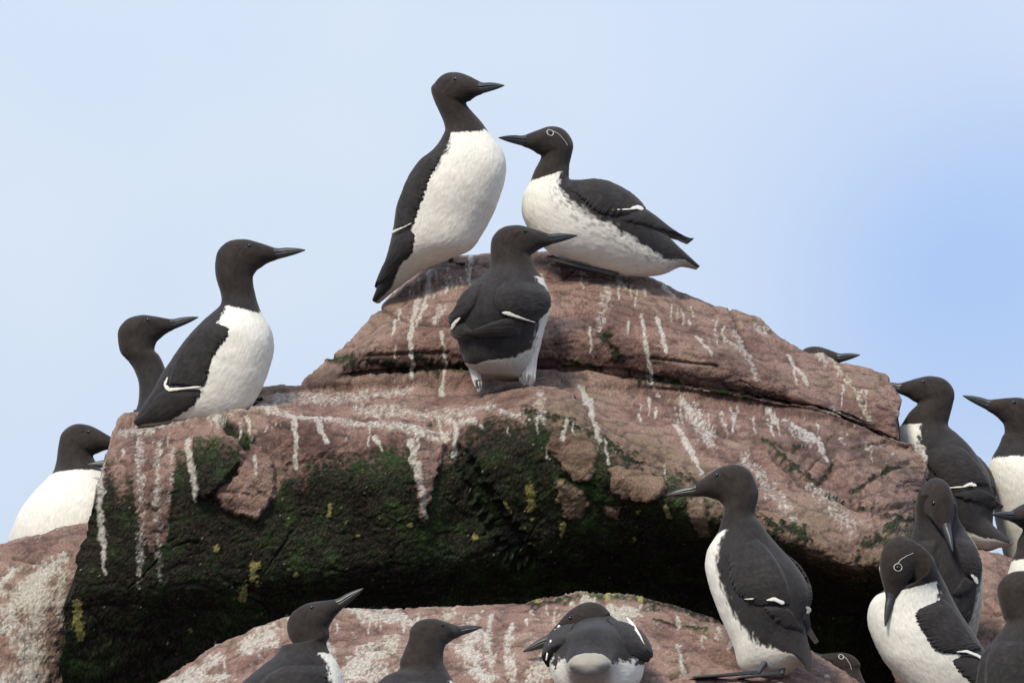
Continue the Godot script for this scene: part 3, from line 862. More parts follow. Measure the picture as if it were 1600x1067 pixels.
func station_list(raw: Array, side: int, mirror: bool, lo := 0.0, hi := 99.0) -> Array:
	var out := []
	for r in raw:
		var u := find(r[0], r[1], side, lo, hi)
		var l := find(r[2], r[3], side, lo, hi)
		if side == 0 and r.size() > 5: pass
		var f := -1.0 if mirror else 1.0
		out.append([u[0], u[1] * f, u[2], l[0], l[1] * f, l[2], r[4] if r.size() > 4 else 4.0])
	return out

func wing_mesh(st: Array, nu: int, nv: int, rows: float, quills: float, tone: float, crisp := false) -> ArrayMesh:
	# a closed, slightly domed sheet of feathers laid over the body
	var n := st.size()
	var pos := PackedVector3Array()
	var col := PackedColorArray()
	var ring := nv * 2
	var uv := PackedVector2Array()
	for j in nu:
		var uu := float(j) / (nu - 1) * (n - 1)
		var k := mini(int(uu), n - 2)
		var t := uu - k
		var a: Array = st[maxi(k - 1, 0)]
		var b: Array = st[k]
		var c: Array = st[k + 1]
		var d: Array = st[mini(k + 2, n - 1)]
		var us := cr(Vector3(a[0], a[1], a[6]), Vector3(b[0], b[1], b[6]), Vector3(c[0], c[1], c[6]), Vector3(d[0], d[1], d[6]), t)
		var ls := cr(Vector3(a[3], a[4], 0), Vector3(b[3], b[4], 0), Vector3(c[3], c[4], 0), Vector3(d[3], d[4], 0), t)
		var ur: Vector3 = (b[2] as Vector3).lerp(c[2], t)
		var lr: Vector3 = (b[5] as Vector3).lerp(c[5], t)
		var ends := sqrt(clampf((nu - 1 - j) / 2.5, 0.0, 1.0))
		var start := sstep(0.0, 0.26, float(j) / (nu - 1))
		var jag := nz_fur.get_noise_2d(j * 0.3, b_seed * 3.0) * 0.07
		for i in ring:
			var top := i < nv
			var v := float(i if top else ring - 1 - i) / (nv - 1)
			var s := lerpf(us.x, ls.x, v)
			var an := lerpf(us.y, ls.y, v) - signf(ls.y) * jag * v * v
			var dome := pow(1.0 - pow(absf(2.0 * v - 1.0), 4.0), 0.6)
			var h := lerpf(-1.6, 0.4 + us.z * (0.3 + 0.7 * dome) * ends, start * (1.0 if crisp else sstep(0.0, 0.22, v)))
			var shade := 1.0
			if top:
				if rows > 0.0:
					var q := uu / (n - 1) * rows + 0.9 * nz_fur.get_noise_2d(v * 3.0, j * 0.02 + b_seed)
					var lane := floorf(q)
					var x := v * 9.0 + 0.5 * fmod(lane, 2.0)
					var fx := x - floorf(x) - 0.5
					var fy := q - lane - 0.4 * fx * fx * 4.0
					h += 0.7 * fposmod(fy, 1.0) * dome * start
					shade += 0.3 * sstep(0.6, 1.0, fposmod(fy, 1.0)) - 0.12 + 0.22 * nz_fur.get_noise_2d(lane * 7.3 + b_seed, floorf(x) * 5.1)
				if quills > 0.0:
					var x2 := v * quills + 0.25 * uu
					h += 0.7 * (x2 - floorf(x2)) * dome
					shade += 0.25 * sstep(0.8, 1.0, x2 - floorf(x2)) - 0.1
			else:
				h = -2.5 * dome * ends
			var p := skin(s, an, h) + ur.lerp(lr, v)
			pos.append(p)
			var nn := 1.0 + 0.35 * nz_fur.get_noise_3d(p.x * 0.09 + b_seed, p.y * 0.09, p.z * 0.09) + 0.3 * nz_fur.get_noise_3d(p.x * 0.025 + b_seed, p.y * 0.025, p.z * 0.025)
			var cc := Vector3(0.033, 0.03, 0.0315) * shade * nn * tone
			col.append(Color(cc.x, cc.y, cc.z))
			uv.append(Vector2(v * 1.6, 0.6 * j / nu))
	var mid := (nu / 2) * ring + nv / 2
	return grid_mesh(scaled(pos), ring, nu, true, col, 1, inward(pos, ring, nu / 2, nv / 2, pos[mid] - pos[(nu / 2) * ring + ring - 1 - nv / 2]), uv)

func bar_mesh(raw: Array, side: int, mirror: bool, lift: float, lo := 0.0) -> ArrayMesh:
	# the white tips of the secondaries: [x, y, width] ...
	var pos := PackedVector3Array()
	var n := raw.size()
	var cnt := (n - 1) * 5 + 1
	var f := -1.0 if mirror else 1.0
	for j in cnt:
		var k := mini(j / 5, n - 2)
		var t := (j - k * 5) / 5.0
		var p := Vector2(raw[k][0], raw[k][1]).lerp(Vector2(raw[k + 1][0], raw[k + 1][1]), t)
		var d := (Vector2(raw[k + 1][0], raw[k + 1][1]) - Vector2(raw[k][0], raw[k][1])).normalized().orthogonal()
		var w: float = lerpf(raw[k][2], raw[k + 1][2], t) * 0.42 * (1.0 + 0.6 * nz_fur.get_noise_2d(j * 0.8, b_seed))
		if j == 0 or j == cnt - 1: w *= 0.35
		for i in 8:
			var v := [-1.0, -0.6, 0.0, 0.6, 1.0, 0.6, 0.0, -0.6][i] as float
			var e := find(p.x + d.x * v * w, p.y + d.y * v * w, side, lo) if i < 5 else []
			if i < 5:
				pos.append(skin(e[0], e[1] * f, lift + 0.35 * (1.0 - v * v)) + e[2])
			else:
				pos.append(pos[-1 - 2 * (i - 5) - 1] - Vector3(0, 0, 0.001))
	# under side: drop the last three rows of each ring below the feathers
	for j in cnt:
		for i in [5, 6, 7]:
			var up := pos[j * 8 + 8 - i]
			pos[j * 8 + i] = up - (up - rib_axis(up)).normalized() * 1.5
	var jm := cnt / 2
	return grid_mesh(scaled(pos), 8, cnt, true, PackedColorArray(), 1, inward(pos, 8, jm, 2, pos[jm * 8 + 2] - pos[jm * 8 + 6]))

func rib_axis(p: Vector3) -> Vector3:
	var best := 1e9
	var o := Vector3()
	for c in bC:
		var d := c.distance_squared_to(p)
		if d < best:
			best = d
			o = c
	return o

func sagittal(fx: float, uy: float, side: int, lift: float) -> Vector3:
	# a place on the side of the head, given from the eye: forward and up
	var best := 1e9
	var bs := 0.0
	var ba := 0.0
	for k in 60:
		var s := b_head0 + k * 0.12
		for q in 24:
			var a := (q + 0.5) / 24.0 * PI * side
			var p := skin(s, a) - b_eye
			var d := Vector2(p.dot(b_f) - fx * b_scale, p.dot(b_u) - uy * b_scale).length_squared()
			if d < best:
				best = d
				bs = s
				ba = a
	var ds := 0.06
	var da := PI / 48.0
	for it in 4:
		for u in [-1, 1]:
			for v in [-1, 1]:
				var p2 := skin(bs + u * ds, ba + v * da) - b_eye
				var d2 := Vector2(p2.dot(b_f) - fx * b_scale, p2.dot(b_u) - uy * b_scale).length_squared()
				if d2 < best:
					best = d2
					bs += u * ds
					ba += v * da
		ds *= 0.6
		da *= 0.6
	return skin(bs, ba, lift)

func add_eye(root: Node3D, side: int, bridle: bool) -> void:
	var p := sagittal(0, 0, side, -1.6)
	var sp := SphereMesh.new()
	sp.radius = 4.0 * b_k * b_scale
	sp.height = 8.0 * b_k * b_scale
	sp.radial_segments = 20
	sp.rings = 12
	var e := add_mesh("eye", sp, M.eye, root)
	e.position = p * b_k
	var lid := []
	var rad := []
	for k in 15:
		var t := TAU * k / 14.0
		lid.append(sagittal(cos(t) * (5.4 if bridle else 4.4), sin(t) * (5.4 if bridle else 3.7), side, 0.25) * b_k)
		rad.append((0.8 if bridle else 0.45) * b_k)
	add_mesh("eye_ring" if bridle else "eyelid", tube_mesh(lid, rad, 6), M.ring if bridle else M.lid, root)
	if not bridle:
		var fold := []
		var fr := []
		for k in 10:
			var t := k / 9.0
			fold.append(sagittal(-6.0 - 17.0 * t, 0.5 - 4.0 * t - 20.0 * t * t, side, 0.0) * b_k)
			fr.append(lerpf(0.55, 0.35, t) * b_k)
		add_mesh("eye_furrow", tube_mesh(fold, fr, 6), M.furrow, root)
	if bridle:
		var line := []
		var rr := []
		for k in 11:
			var t := k / 10.0
			line.append(sagittal(-5.5 - 22.0 * t, 1.5 - 5.0 * t - 19.0 * t * t, side, 0.5) * b_k)
			rr.append(lerpf(0.7, 0.4, t) * b_k)
		add_mesh("eye_stripe", tube_mesh(line, rr, 6), M.ring, root)

func add_foot(root: Node3D, heel: Array, toe: Array, width: float, ankle: Array) -> void:
	# a webbed foot lying flat: three toes with skin between them, and the shank above it
	var h := local(heel[0], heel[1], heel[2])
	var t := local(toe[0], toe[1], toe[2])
	var fw := t - h
	var sd := Vector3(fw.z, 0, -fw.x).normalized()
	var up := sd.cross(fw).normalized()
	if up.y < 0.0: up = -up
	var pos := PackedVector3Array()
	var nu := 12
	var nv := 13
	for j in nu:
		var u := float(j) / (nu - 1)
		for i in nv * 2:
			var top := i < nv
			var v := float(i if top else nv * 2 - 1 - i) / (nv - 1) * 2.0 - 1.0
			var toeish := maxf(0.0, cos(v * TAU))
			var reach := u * (0.84 + 0.16 * toeish)
			var half := width * (0.18 + 0.82 * u)
			var p := h + fw * reach + sd * v * half
			var thick := lerpf(5.0, 1.8, u) * (0.45 + 0.55 * toeish)
			pos.append(p + up * (thick if top else -0.5))
	add_mesh("foot", grid_mesh(scaled(pos), nv * 2, nu, true, PackedColorArray(), 1, inward(pos, nv * 2, nu / 2, nv / 2, up)), M.foot, root)
	var an := local(ankle[0], ankle[1], ankle[2])
	add_mesh("leg", tube_mesh([h * b_k, h.lerp(an, 0.5) * b_k, an * b_k], [4.5 * b_k, 4.2 * b_k, 5.5 * b_k], 10), M.foot, root)

func add_tuft(root: Node3D, a: Array, b: Array, wa: float, wb: float) -> void:
	# the white feathered thigh, frayed at its lower end
	var p := local(a[0], a[1], a[2])
	var q := local(b[0], b[1], b[2])
	var d := q - p
	var sx := Vector3(-d.y, d.x, 0).normalized()
	var sz := d.normalized().cross(sx)
	var pos := PackedVector3Array()
	var col := PackedColorArray()
	var nu := 26
	var nv := 40
	for j in nu:
		var u := float(j) / (nu - 1)
		for i in nv:
			var t := TAU * i / nv
			var fray := nz_fur.get_noise_2d(i * 0.9 if i < nv / 2 else (nv - i) * 0.9, b_seed + a[0])
			var r := lerpf(wa, wb, pow(u, 0.8)) * (1.0 + 0.22 * fray * u)
			if j > nu - 5: r *= lerpf(1.0, 0.35, (j - nu + 5) / 4.0)
			var uu := u * (1.0 + 0.3 * fray * u * u)
			var o := p + d * uu + (sx * cos(t) + sz * sin(t) * 0.8) * r
			pos.append(o)
			var w := 0.72 * (1.0 + 0.2 * fray)
			col.append(Color(w, w * 0.985, w * 0.94))
	add_mesh("feathered_thigh", grid_mesh(scaled(pos), nv, nu, true, col, 1, inward(pos, nv, 8, 10, pos[8 * nv + 10] - pos[8 * nv + 30])), M.plumage, root)

func bird(label: String, spot: Array, ribs: Array, head: Array, o: Dictionary) -> Node3D:
	b_anchor = Vector2(spot[0], spot[1])
	var where := at(spot[0], spot[1], spot[2])
	b_k = unit_at(where)
	b_seed = spot[0] * 0.137 + spot[1] * 0.071
	var root := Node3D.new()
	root.name = numbered("guillemot")
	add_child(root)
	root.position = where
	tag(root, label, "bird", "guillemots on the bird cliff")
	set_ribs(ribs, head, o.get("back", 1.0), o.get("nape", false))
	make_table()
	var n := ribs.size()
	var s_white: float = o.get("s_white", n - 2.0)
	var white: Array = o.get("white", [[0, 30], [1, 60], [2, 80], [n - 4, 100], [n, 110]])
	var tail: float = o.get("tail", 0.0)
	add_mesh("body", body_mesh(tail, b_head0 + 5.6, o.get("around", 150), white, s_white, o.get("streak", 0.0), o.get("vee", 0.25)), M.plumage, root)
	if tail > 0.0:
		var tm := body_mesh(0.0, tail + 0.02, 72, white, s_white, 0.0, 0.0)
		add_mesh("tail", tm, M.plumage, root)
	add_mesh("upper_bill", bill_mesh(true), M.bill, root)
	add_mesh("lower_bill", bill_mesh(false), M.bill, root)
	for sd in [-1, 1]: add_eye(root, sd, o.get("bridle", false))
	for w in o.get("wings", []):
		var side: int = w.side
		for mirror in ([false, true] if w.get("both", true) else [false]):
			var st := station_list(w.cov, side, mirror, w.get("lo", 0.0), w.get("hi", 99.0))
			var wing := add_mesh("wing", wing_mesh(st, 96, 34, w.get("rows", 9.0), 0.0, 1.0, w.get("crisp", false)), M.plumage, root)
			if w.has("fly"):
				var fl := station_list(w.fly, side, mirror, w.get("lo", 0.0), w.get("hi", 99.0))
				add_mesh("flight_feathers", wing_mesh(fl, 56, 24, 0.0, w.get("quills", 5.0), 1.08, true), M.plumage, wing)
			if w.has("bar") and not (mirror and w.get("near_bar", false)):
				for b in w.bar:
					if w.has("lo"):
						var line := []
						var rad := []
						for q in 13:
							var f: float = q / 12.0 * (b.size() - 1)
							var k := mini(int(f), b.size() - 2)
							var e := find(lerpf(b[k][0], b[k + 1][0], f - k), lerpf(b[k][1], b[k + 1][1], f - k), side, w.lo, w.hi)
							line.append((skin(e[0], e[1], w.lift) + e[2]) * b_k)
							rad.append(lerpf(b[k][2], b[k + 1][2], f - k) * 0.34 * b_k)
						add_mesh("wing_bar", tube_mesh(line, rad, 10), M.white, wing)
						continue
					add_mesh("wing_bar", bar_mesh(b, side, mirror, w.get("lift", 5.0), w.get("lo", 0.0)), M.white, wing)
	for f in o.get("feet", []): add_foot(root, f[0], f[1], f[2], f[3])
	for t in o.get("tufts", []): add_tuft(root, t[0], t[1], t[2], t[3])
	return root

func build_birds() -> void:
	bird("tall guillemot standing upright on the boulder top, white breast turned to the view", [700, 405, -0.38], [
		[592, 474, 583, 467, 10, 35], [622, 452, 592, 438, 18, 35], [655, 426, 600, 413, 30, 35], [700, 409, 608, 385, 42, 35], [738, 393, 615, 352, 50, 35], [765, 350, 621, 316, 55, 35], [781, 312, 638, 280, 56, 36], [790, 275, 658, 251, 51, 36], [786, 243, 677, 234, 42, 36], [767, 215, 692, 214, 33, 36], [753, 194, 695, 196, 28, 36]],
		[723, 129, 38, -9, 0.98], {"tail": 1.4, "s_white": 9.0, "white": [[0, 15], [1, 28], [2, 58], [3, 84], [4, 96], [5, 100], [8, 96], [11, 110]], "vee": 0.3,
		"wings": [{"side": 1, "cov": [[686, 226, 697, 236, 3], [664, 246, 684, 258, 4], [645, 272, 672, 285, 5], [630, 302, 661, 316, 5], [621, 335, 652, 342, 4], [618, 362, 649, 352, 3]],
			"fly": [[619, 358, 649, 350, 3], [613, 384, 648, 380, 4], [602, 414, 634, 408, 4], [592, 438, 606, 436, 3], [587, 450, 590, 449, 2]], "bar": [[[617, 366, 5], [625, 362, 4], [637, 357, 2], [648, 351, 1.5]]]}],
		"feet": [[[704, 414, -24], [730, 414, -16], 15, [704, 394, -16]], [[716, 418, -50], [738, 418, -42], 15, [712, 402, -40]]]})
	bird("bridled guillemot with white eye ring crouching on the boulder top, facing left", [950, 424, -0.38], [
		[1088, 421, 1094, 416, 9, 168], [1062, 417, 1071, 394, 18, 168], [1035, 428, 1047, 369, 28, 168], [1008, 432, 1024, 344, 40, 168], [973, 430, 1002, 319, 50, 168], [938, 424, 977, 299, 56, 168], [900, 414, 950, 287, 58, 167], [864, 400, 925, 281, 55, 166], [834, 372, 905, 280, 48, 165], [817, 338, 893, 280, 41, 164], [818, 308, 889, 277, 34, 162], [828, 287, 889, 265, 29, 160], [835, 268, 890, 254, 26, 158]],
		[852, 211, 155, -5, 0.94], {"back": 0.86, "tail": 1.2, "s_white": 11.0, "bridle": true, "streak": 0.5, "white": [[0, 60], [1, 70], [2, 62], [3, 72], [5, 82], [7, 92], [9, 105], [12, 110]], "vee": 0.1,
		"wings": [{"side": -1, "cov": [[893, 281, 880, 284, 3], [921, 282, 900, 304, 5], [948, 287, 919, 323, 6], [975, 300, 941, 335, 6], [999, 318, 962, 339, 5], [1012, 331, 985, 337, 3]],
			"fly": [[1008, 326, 950, 338, 3], [1032, 347, 985, 349, 4], [1054, 362, 1026, 360, 3], [1073, 372, 1062, 371, 2], [1085, 372, 1078, 378, 1]], "bar": [[[954, 331, 2], [982, 331, 3], [992, 328, 7], [1004, 331, 8]]], "near_bar": true}],
		"feet": [[[958, 431, 36], [862, 411, 48], 18, [972, 418, 20]], [[930, 412, -10], [858, 398, 6], 14, [950, 402, -14]]]})
	bird("guillemot with its back turned, standing on the ledge and looking right", [790, 600, -0.06], [
		[815, 592, 752, 586, 26, -52, 0], [834, 572, 729, 573, 42, -54, 0], [842, 545, 719, 549, 54, -56, 0], [850, 512, 711, 522, 61, -58, 2], [857, 482, 708, 497, 64, -58, 4], [858, 459, 719, 468, 60, -56, 4], [851, 438, 741, 444, 46, -52, 2], [840, 421, 760, 426, 33, -40, 0], [833, 408, 766, 412, 27, -22, 0]],
		[819, 364, -4, 2, 0.97], {"s_white": 6.3, "streak": 0.3, "white": [[0, 210], [0.8, 190], [1.3, 112], [2, 80], [4, 78], [6, 80], [8, 90]], "vee": 0.3,
		"wings": [{"side": 1, "both": false, "cov": [[790, 436, 846, 438, 4], [778, 452, 853, 456, 9], [774, 468, 854, 476, 12], [778, 482, 848, 490, 12], [784, 492, 836, 500, 9], [787, 498, 829, 505, 4]], "fly": [[826, 497, 820, 522, 6], [800, 496, 796, 525, 10], [776, 502, 770, 526, 12], [752, 512, 750, 526, 10], [738, 519, 738, 524, 8], [731, 522, 732, 524, 4]],
			"quills": 4.0, "rows": 7.0, "crisp": true, "lift": 11.0, "bar": [[[784, 490, 3], [791, 491, 8], [803, 496, 6], [816, 501, 2], [828, 505, 2]]]},
			{"side": -1, "both": false, "cov": [[772, 430, 752, 438, 4], [764, 440, 736, 450, 8], [753, 458, 722, 468, 10], [745, 476, 713, 486, 10], [733, 490, 709, 502, 8], [725, 499, 710, 516, 4]],
			"fly": [[726, 502, 709, 512, 4], [732, 512, 712, 524, 8], [740, 518, 722, 532, 8], [748, 522, 744, 530, 4]], "quills": 3.0, "crisp": true, "lift": 10.0, "bar": [[[726, 497, 4], [718, 506, 7], [713, 518, 4]]]}],
		"tufts": [[[824, 540, 0], [824, 598, 3], 19, 11], [[734, 546, 6], [748, 607, 12], 11, 6]],
		"feet": [[[822, 598, 2], [846, 593, -10], 12, [824, 585, 2]], [[747, 606, 12], [770, 602, -4], 12, [746, 594, 12]]]})
	bird("large guillemot in profile at the left end of the ledge, bill pointing right", [360, 636, -0.1], [
		[218, 668, 209, 658, 10, 16], [256, 668, 222, 634, 22, 16], [300, 668, 238, 610, 34, 16], [345, 664, 252, 583, 44, 16], [385, 646, 267, 560, 50, 16], [408, 612, 283, 537, 54, 16], [421, 578, 300, 517, 55, 16], [428, 545, 318, 499, 52, 16], [424, 517, 333, 487, 42, 16], [409, 490, 345, 475, 31, 14], [400, 464, 345, 459, 26, 10]],
		[391, 387, 5, 0, 1.0], {"nape": true, "tail": 1.0, "s_white": 8.85, "vee": 0.15, "white": [[0, 40], [2, 60], [3, 78], [5, 96], [7, 108], [9, 118]],
		"wings": [{"side": 1, "cov": [[338, 494, 365, 504, 3], [318, 508, 358, 525, 5], [299, 528, 344, 545, 6], [282, 552, 331, 568, 6], [268, 578, 327, 588, 5], [262, 602, 320, 603, 3]],
			"fly": [[266, 600, 321, 600, 3], [247, 620, 312, 622, 5], [233, 638, 286, 645, 5], [219, 652, 252, 659, 4], [209, 659, 212, 664, 2]], "lift": 6.0, "bar": [[[268, 592, 2], [263, 604, 6], [269, 611, 7], [290, 608, 3.5], [318, 604, 3]]], "near_bar": true}],
		"feet": [[[372, 640, 20], [402, 628, 24], 13, [366, 622, 18]], [[384, 632, -24], [412, 624, -18], 13, [378, 616, -22]]]})
	bird("guillemot behind the large profile bird, only its dark neck and head in sight", [235, 760, -0.42], [
		[258, 760, 188, 750, 34, 4], [276, 712, 180, 708, 50, 4], [282, 668, 198, 668, 50, 4], [276, 632, 213, 634, 38, 4], [263, 600, 215, 604, 28, 4], [255, 574, 209, 582, 25, 4], [246, 556, 199, 566, 24, 2]],
		[228, 503, 0, 9, 0.92], {"nape": true, "s_white": 2.0, "around": 110, "white": [[0, 60], [2, 90], [3, 0]],
		"wings": [{"side": 1, "cov": [[208, 640, 250, 645, 3], [196, 665, 250, 670, 5], [188, 700, 240, 705, 5], [188, 735, 225, 740, 2]]}]})
	bird("guillemot with broad white front turned to the view on the white crusted rock", [95, 885, -0.5], [
		[140, 925, 40, 922, 45, 62, 0], [180, 896, 12, 892, 78, 62, 0], [196, 852, 9, 852, 88, 62, 0], [196, 800, 26, 803, 80, 62, 0], [184, 765, 52, 768, 62, 60, 0], [165, 744, 72, 748, 44, 52, 0], [152, 729, 82, 733, 32, 40, 0]],
		[141, 678, 18, -12, 0.92], {"s_white": 5.2, "vee": 0.0, "around": 170, "white": [[0, 210], [6, 210]]})
	bird("guillemot hidden behind the ledge, only its dark bill showing against another's white breast", [250, 800, -0.41], [
		[240, 880, 290, 870, 30, 180], [225, 840, 300, 830, 46, 180], [220, 800, 296, 795, 46, 180], [222, 775, 275, 770, 34, 180], [222, 762, 264, 760, 26, 180]],
		[213, 712, 180, -7, 0.92], {"s_white": 4.0, "around": 80, "wings": [{"side": -1, "cov": [[270, 775, 245, 780, 3], [285, 800, 250, 805, 5], [290, 840, 262, 845, 2]]}]})
	bird("guillemot behind the crest, only the dark crown and bill showing above the rock", [1285, 690, -0.85], [
		[1320, 700, 1242, 700, 36, 30], [1330, 664, 1230, 664, 48, 30], [1322, 632, 1242, 634, 38, 30], [1308, 612, 1252, 614, 28, 30]],
		[1285, 552, 32, -4, 0.8], {"s_white": 2.0, "around": 80, "wings": [{"side": 1, "cov": [[1250, 620, 1275, 625, 3], [1238, 650, 1275, 655, 5], [1240, 685, 1265, 690, 2]]}]})
	bird("guillemot with white wing bar at the boulder's right end, bill touching the rock", [1500, 862, -0.42], [
		[1579, 853, 1583, 846, 8, 205], [1556, 856, 1568, 831, 20, 205], [1530, 861, 1557, 813, 34, 205], [1497, 852, 1557, 794, 47, 205], [1462, 826, 1558, 774, 54, 205], [1437, 786, 1553, 750, 58, 205], [1420, 746, 1539, 724, 56, 205], [1408, 712, 1520, 698, 48, 203], [1405, 684, 1503, 681, 38, 200], [1415, 665, 1489, 668, 31, 196], [1427, 646, 1491, 652, 27, 190]],
		[1450, 600, 180, 3, 0.91], {"tail": 1.4, "s_white": 8.9, "white": [[0, 75], [1, 80], [3, 72], [5, 72], [7, 82], [9, 95]],
		"wings": [{"side": -1, "cov": [[1492, 690, 1440, 704, 3], [1515, 704, 1450, 724, 6], [1533, 725, 1466, 744, 7], [1548, 750, 1478, 759, 5], [1552, 762, 1490, 764, 3]],
			"fly": [[1524, 760, 1480, 768, 4], [1541, 771, 1508, 782, 5], [1560, 784, 1540, 791, 4], [1571, 793, 1566, 796, 2]], "lift": 7.0, "bar": [[[1479, 764, 2], [1505, 763, 3], [1515, 759, 7], [1524, 762, 7]]], "near_bar": true}],
		"feet": [[[1500, 866, 10], [1470, 868, 20], 12, [1504, 846, 6]]]})
	bird("guillemot with raised bill and clean white front, topmost at the right edge", [1630, 880, -0.55], [
		[1590, 905, 1680, 895, 34, 150], [1570, 870, 1700, 860, 55, 150], [1554, 800, 1692, 792, 62, 150], [1546, 752, 1668, 746, 56, 150], [1549, 722, 1645, 722, 43, 152], [1562, 697, 1634, 702, 31, 158], [1568, 683, 1632, 691, 27, 170]],
		[1586, 632, 178, 13, 0.93], {"nape": true, "s_white": 4.1, "vee": 0.0, "around": 130, "white": [[0, 100], [3, 105], [6, 120]],
		"wings": [{"side": -1, "cov": [[1640, 725, 1625, 730, 3], [1665, 755, 1640, 765, 5], [1680, 800, 1650, 810, 5], [1690, 850, 1665, 855, 2]]}]})
	bird("guillemot preening, head turned back and bill tucked down on its dark shoulder", [1480, 985, 0.16], [
		[1522, 1008, 1440, 1005, 34, -72, 0], [1533, 965, 1426, 965, 50, -72, 0], [1536, 918, 1424, 918, 57, -72, 0], [1534, 880, 1424, 882, 57, -72, 0], [1522, 848, 1426, 850, 50, -72, 0], [1506, 822, 1430, 824, 38, -45, 2], [1498, 796, 1432, 798, 31, 5, 16], [1490, 778, 1434, 776, 27, 45, 30]],
		[1474, 786, 68, -66, 0.98, 0, 56], {"s_white": 4.4, "streak": 0.6, "white": [[0, 112], [1.6, 104], [3, 84], [5, 85]], "vee": 0.0,
		"wings": [{"side": 1, "both": false, "cov": [[1480, 835, 1508, 836, 3], [1482, 850, 1523, 856, 6], [1490, 872, 1531, 880, 7], [1500, 892, 1531, 896, 5], [1510, 902, 1528, 906, 3]], "fly": [[1505, 898, 1524, 908, 3], [1496, 912, 1512, 922, 4], [1486, 926, 1492, 930, 2]], "bar": [[[1512, 898, 4], [1518, 904, 8], [1521, 912, 5]]], "lift": 7.0},
			{"side": -1, "both": false, "cov": [[1470, 840, 1440, 840, 3], [1466, 860, 1430, 860, 6], [1470, 890, 1430, 895, 6], [1485, 910, 1440, 920, 3]]}]})
	bird("large guillemot standing on the front slab, back half turned, looking down to the left", [1185, 1056, 0.56], [
		[1261, 1044, 1267, 1040, 9, 215], [1244, 1036, 1266, 1008, 24, 215], [1206, 1057, 1264, 984, 38, 215], [1164, 1057, 1266, 960, 50, 215], [1148, 1015, 1269, 936, 57, 215], [1130, 970, 1263, 911, 61, 215], [1115, 930, 1249, 889, 60, 214], [1106, 893, 1231, 869, 54, 212], [1109, 865, 1211, 846, 45, 209], [1123, 842, 1194, 822, 34, 204], [1131, 820, 1185, 808, 28, 198]],
		[1126, 748, 184, -16, 1.0], {"nape": true, "tail": 1.3, "s_white": 9.0, "vee": 0.1, "white": [[0, 30], [1, 72], [2, 92], [3, 86], [4, 72], [5, 66], [6, 66], [8, 72], [10, 90]],
		"wings": [{"side": -1, "both": false, "cov": [[1187, 834, 1142, 848, 3], [1206, 858, 1143, 880, 6], [1222, 880, 1145, 908, 8], [1234, 905, 1158, 930, 8], [1240, 930, 1172, 940, 6], [1238, 948, 1186, 946, 3]], "fly": [[1230, 946, 1184, 944, 4], [1240, 964, 1206, 963, 6], [1250, 981, 1232, 983, 5], [1257, 988, 1254, 990, 3]], "lift": 8.0, "bar": [[[1199, 941, 4], [1210, 940, 8], [1224, 948, 8]], [[1168, 938, 2], [1181, 938, 3]]]},
			{"side": 1, "both": false, "cov": [[1216, 852, 1226, 860, 2], [1234, 880, 1248, 886, 5], [1236, 906, 1262, 908, 7], [1244, 935, 1269, 930, 6], [1252, 952, 1267, 950, 3]], "fly": [[1250, 948, 1266, 950, 3], [1256, 972, 1265, 970, 4], [1262, 988, 1268, 985, 3], [1276, 1007, 1281, 1004, 2]], "lift": 7.0, "bar": [[[1258, 954, 6], [1262, 960, 9], [1259, 965, 5]]]}],
		"feet": [[[1184, 1052, 6], [1076, 1059, 36], 18, [1196, 1036, -6]], [[1222, 1054, -10], [1150, 1060, 14], 15, [1228, 1036, -16]]]})
	bird("bridled guillemot peeping out of the dark gap, crown and white ringed eye in sight", [1335, 1180, 0.14], [
		[1312, 1190, 1376, 1186, 30, 176], [1306, 1150, 1386, 1140, 40, 176], [1312, 1110, 1374, 1108, 34, 176], [1318, 1092, 1364, 1092, 26, 176]],
		[1312, 1029, 166, 12, 0.72], {"s_white": 2.0, "around": 80, "bridle": true, "wings": [{"side": -1, "cov": [[1365, 1110, 1340, 1115, 3], [1375, 1140, 1340, 1145, 5], [1370, 1175, 1345, 1178, 2]]}]})
	bird("bridled guillemot with white breast bending its head down to preen, lower right", [1480, 1110, 0.52], [
		[1490, 1140, 1565, 1118, 30, 148, 0], [1445, 1108, 1562, 1064, 50, 148, 2], [1408, 1067, 1546, 1022, 58, 147, 4], [1380, 1034, 1526, 988, 61, 146, 6], [1363, 998, 1507, 960, 60, 145, 8], [1357, 965, 1493, 936, 55, 144, 10], [1366, 940, 1480, 910, 48, 142, 16], [1388, 924, 1467, 886, 40, 140, 28], [1412, 912, 1452, 858, 34, 138, 42]],
		[1389, 888, 140, -80, 1.06, 0, 66], {"bridle": true, "s_white": 6.4, "vee": 0.5, "around": 170, "white": [[0, 80], [3, 88], [5, 100], [7, 112]],
		"wings": [{"side": -1, "cov": [[1470, 925, 1436, 944, 3], [1490, 948, 1430, 962, 6], [1508, 975, 1442, 988, 7], [1524, 1000, 1462, 1014, 6], [1535, 1012, 1490, 1020, 3]],
			"fly": [[1535, 1012, 1478, 1022, 3], [1548, 1040, 1498, 1048, 5], [1556, 1080, 1530, 1078, 4], [1562, 1110, 1558, 1112, 2]], "lift": 7.0, "bar": [[[1489, 1017, 2], [1504, 1017, 5], [1520, 1024, 5], [1535, 1034, 6]]]}]})
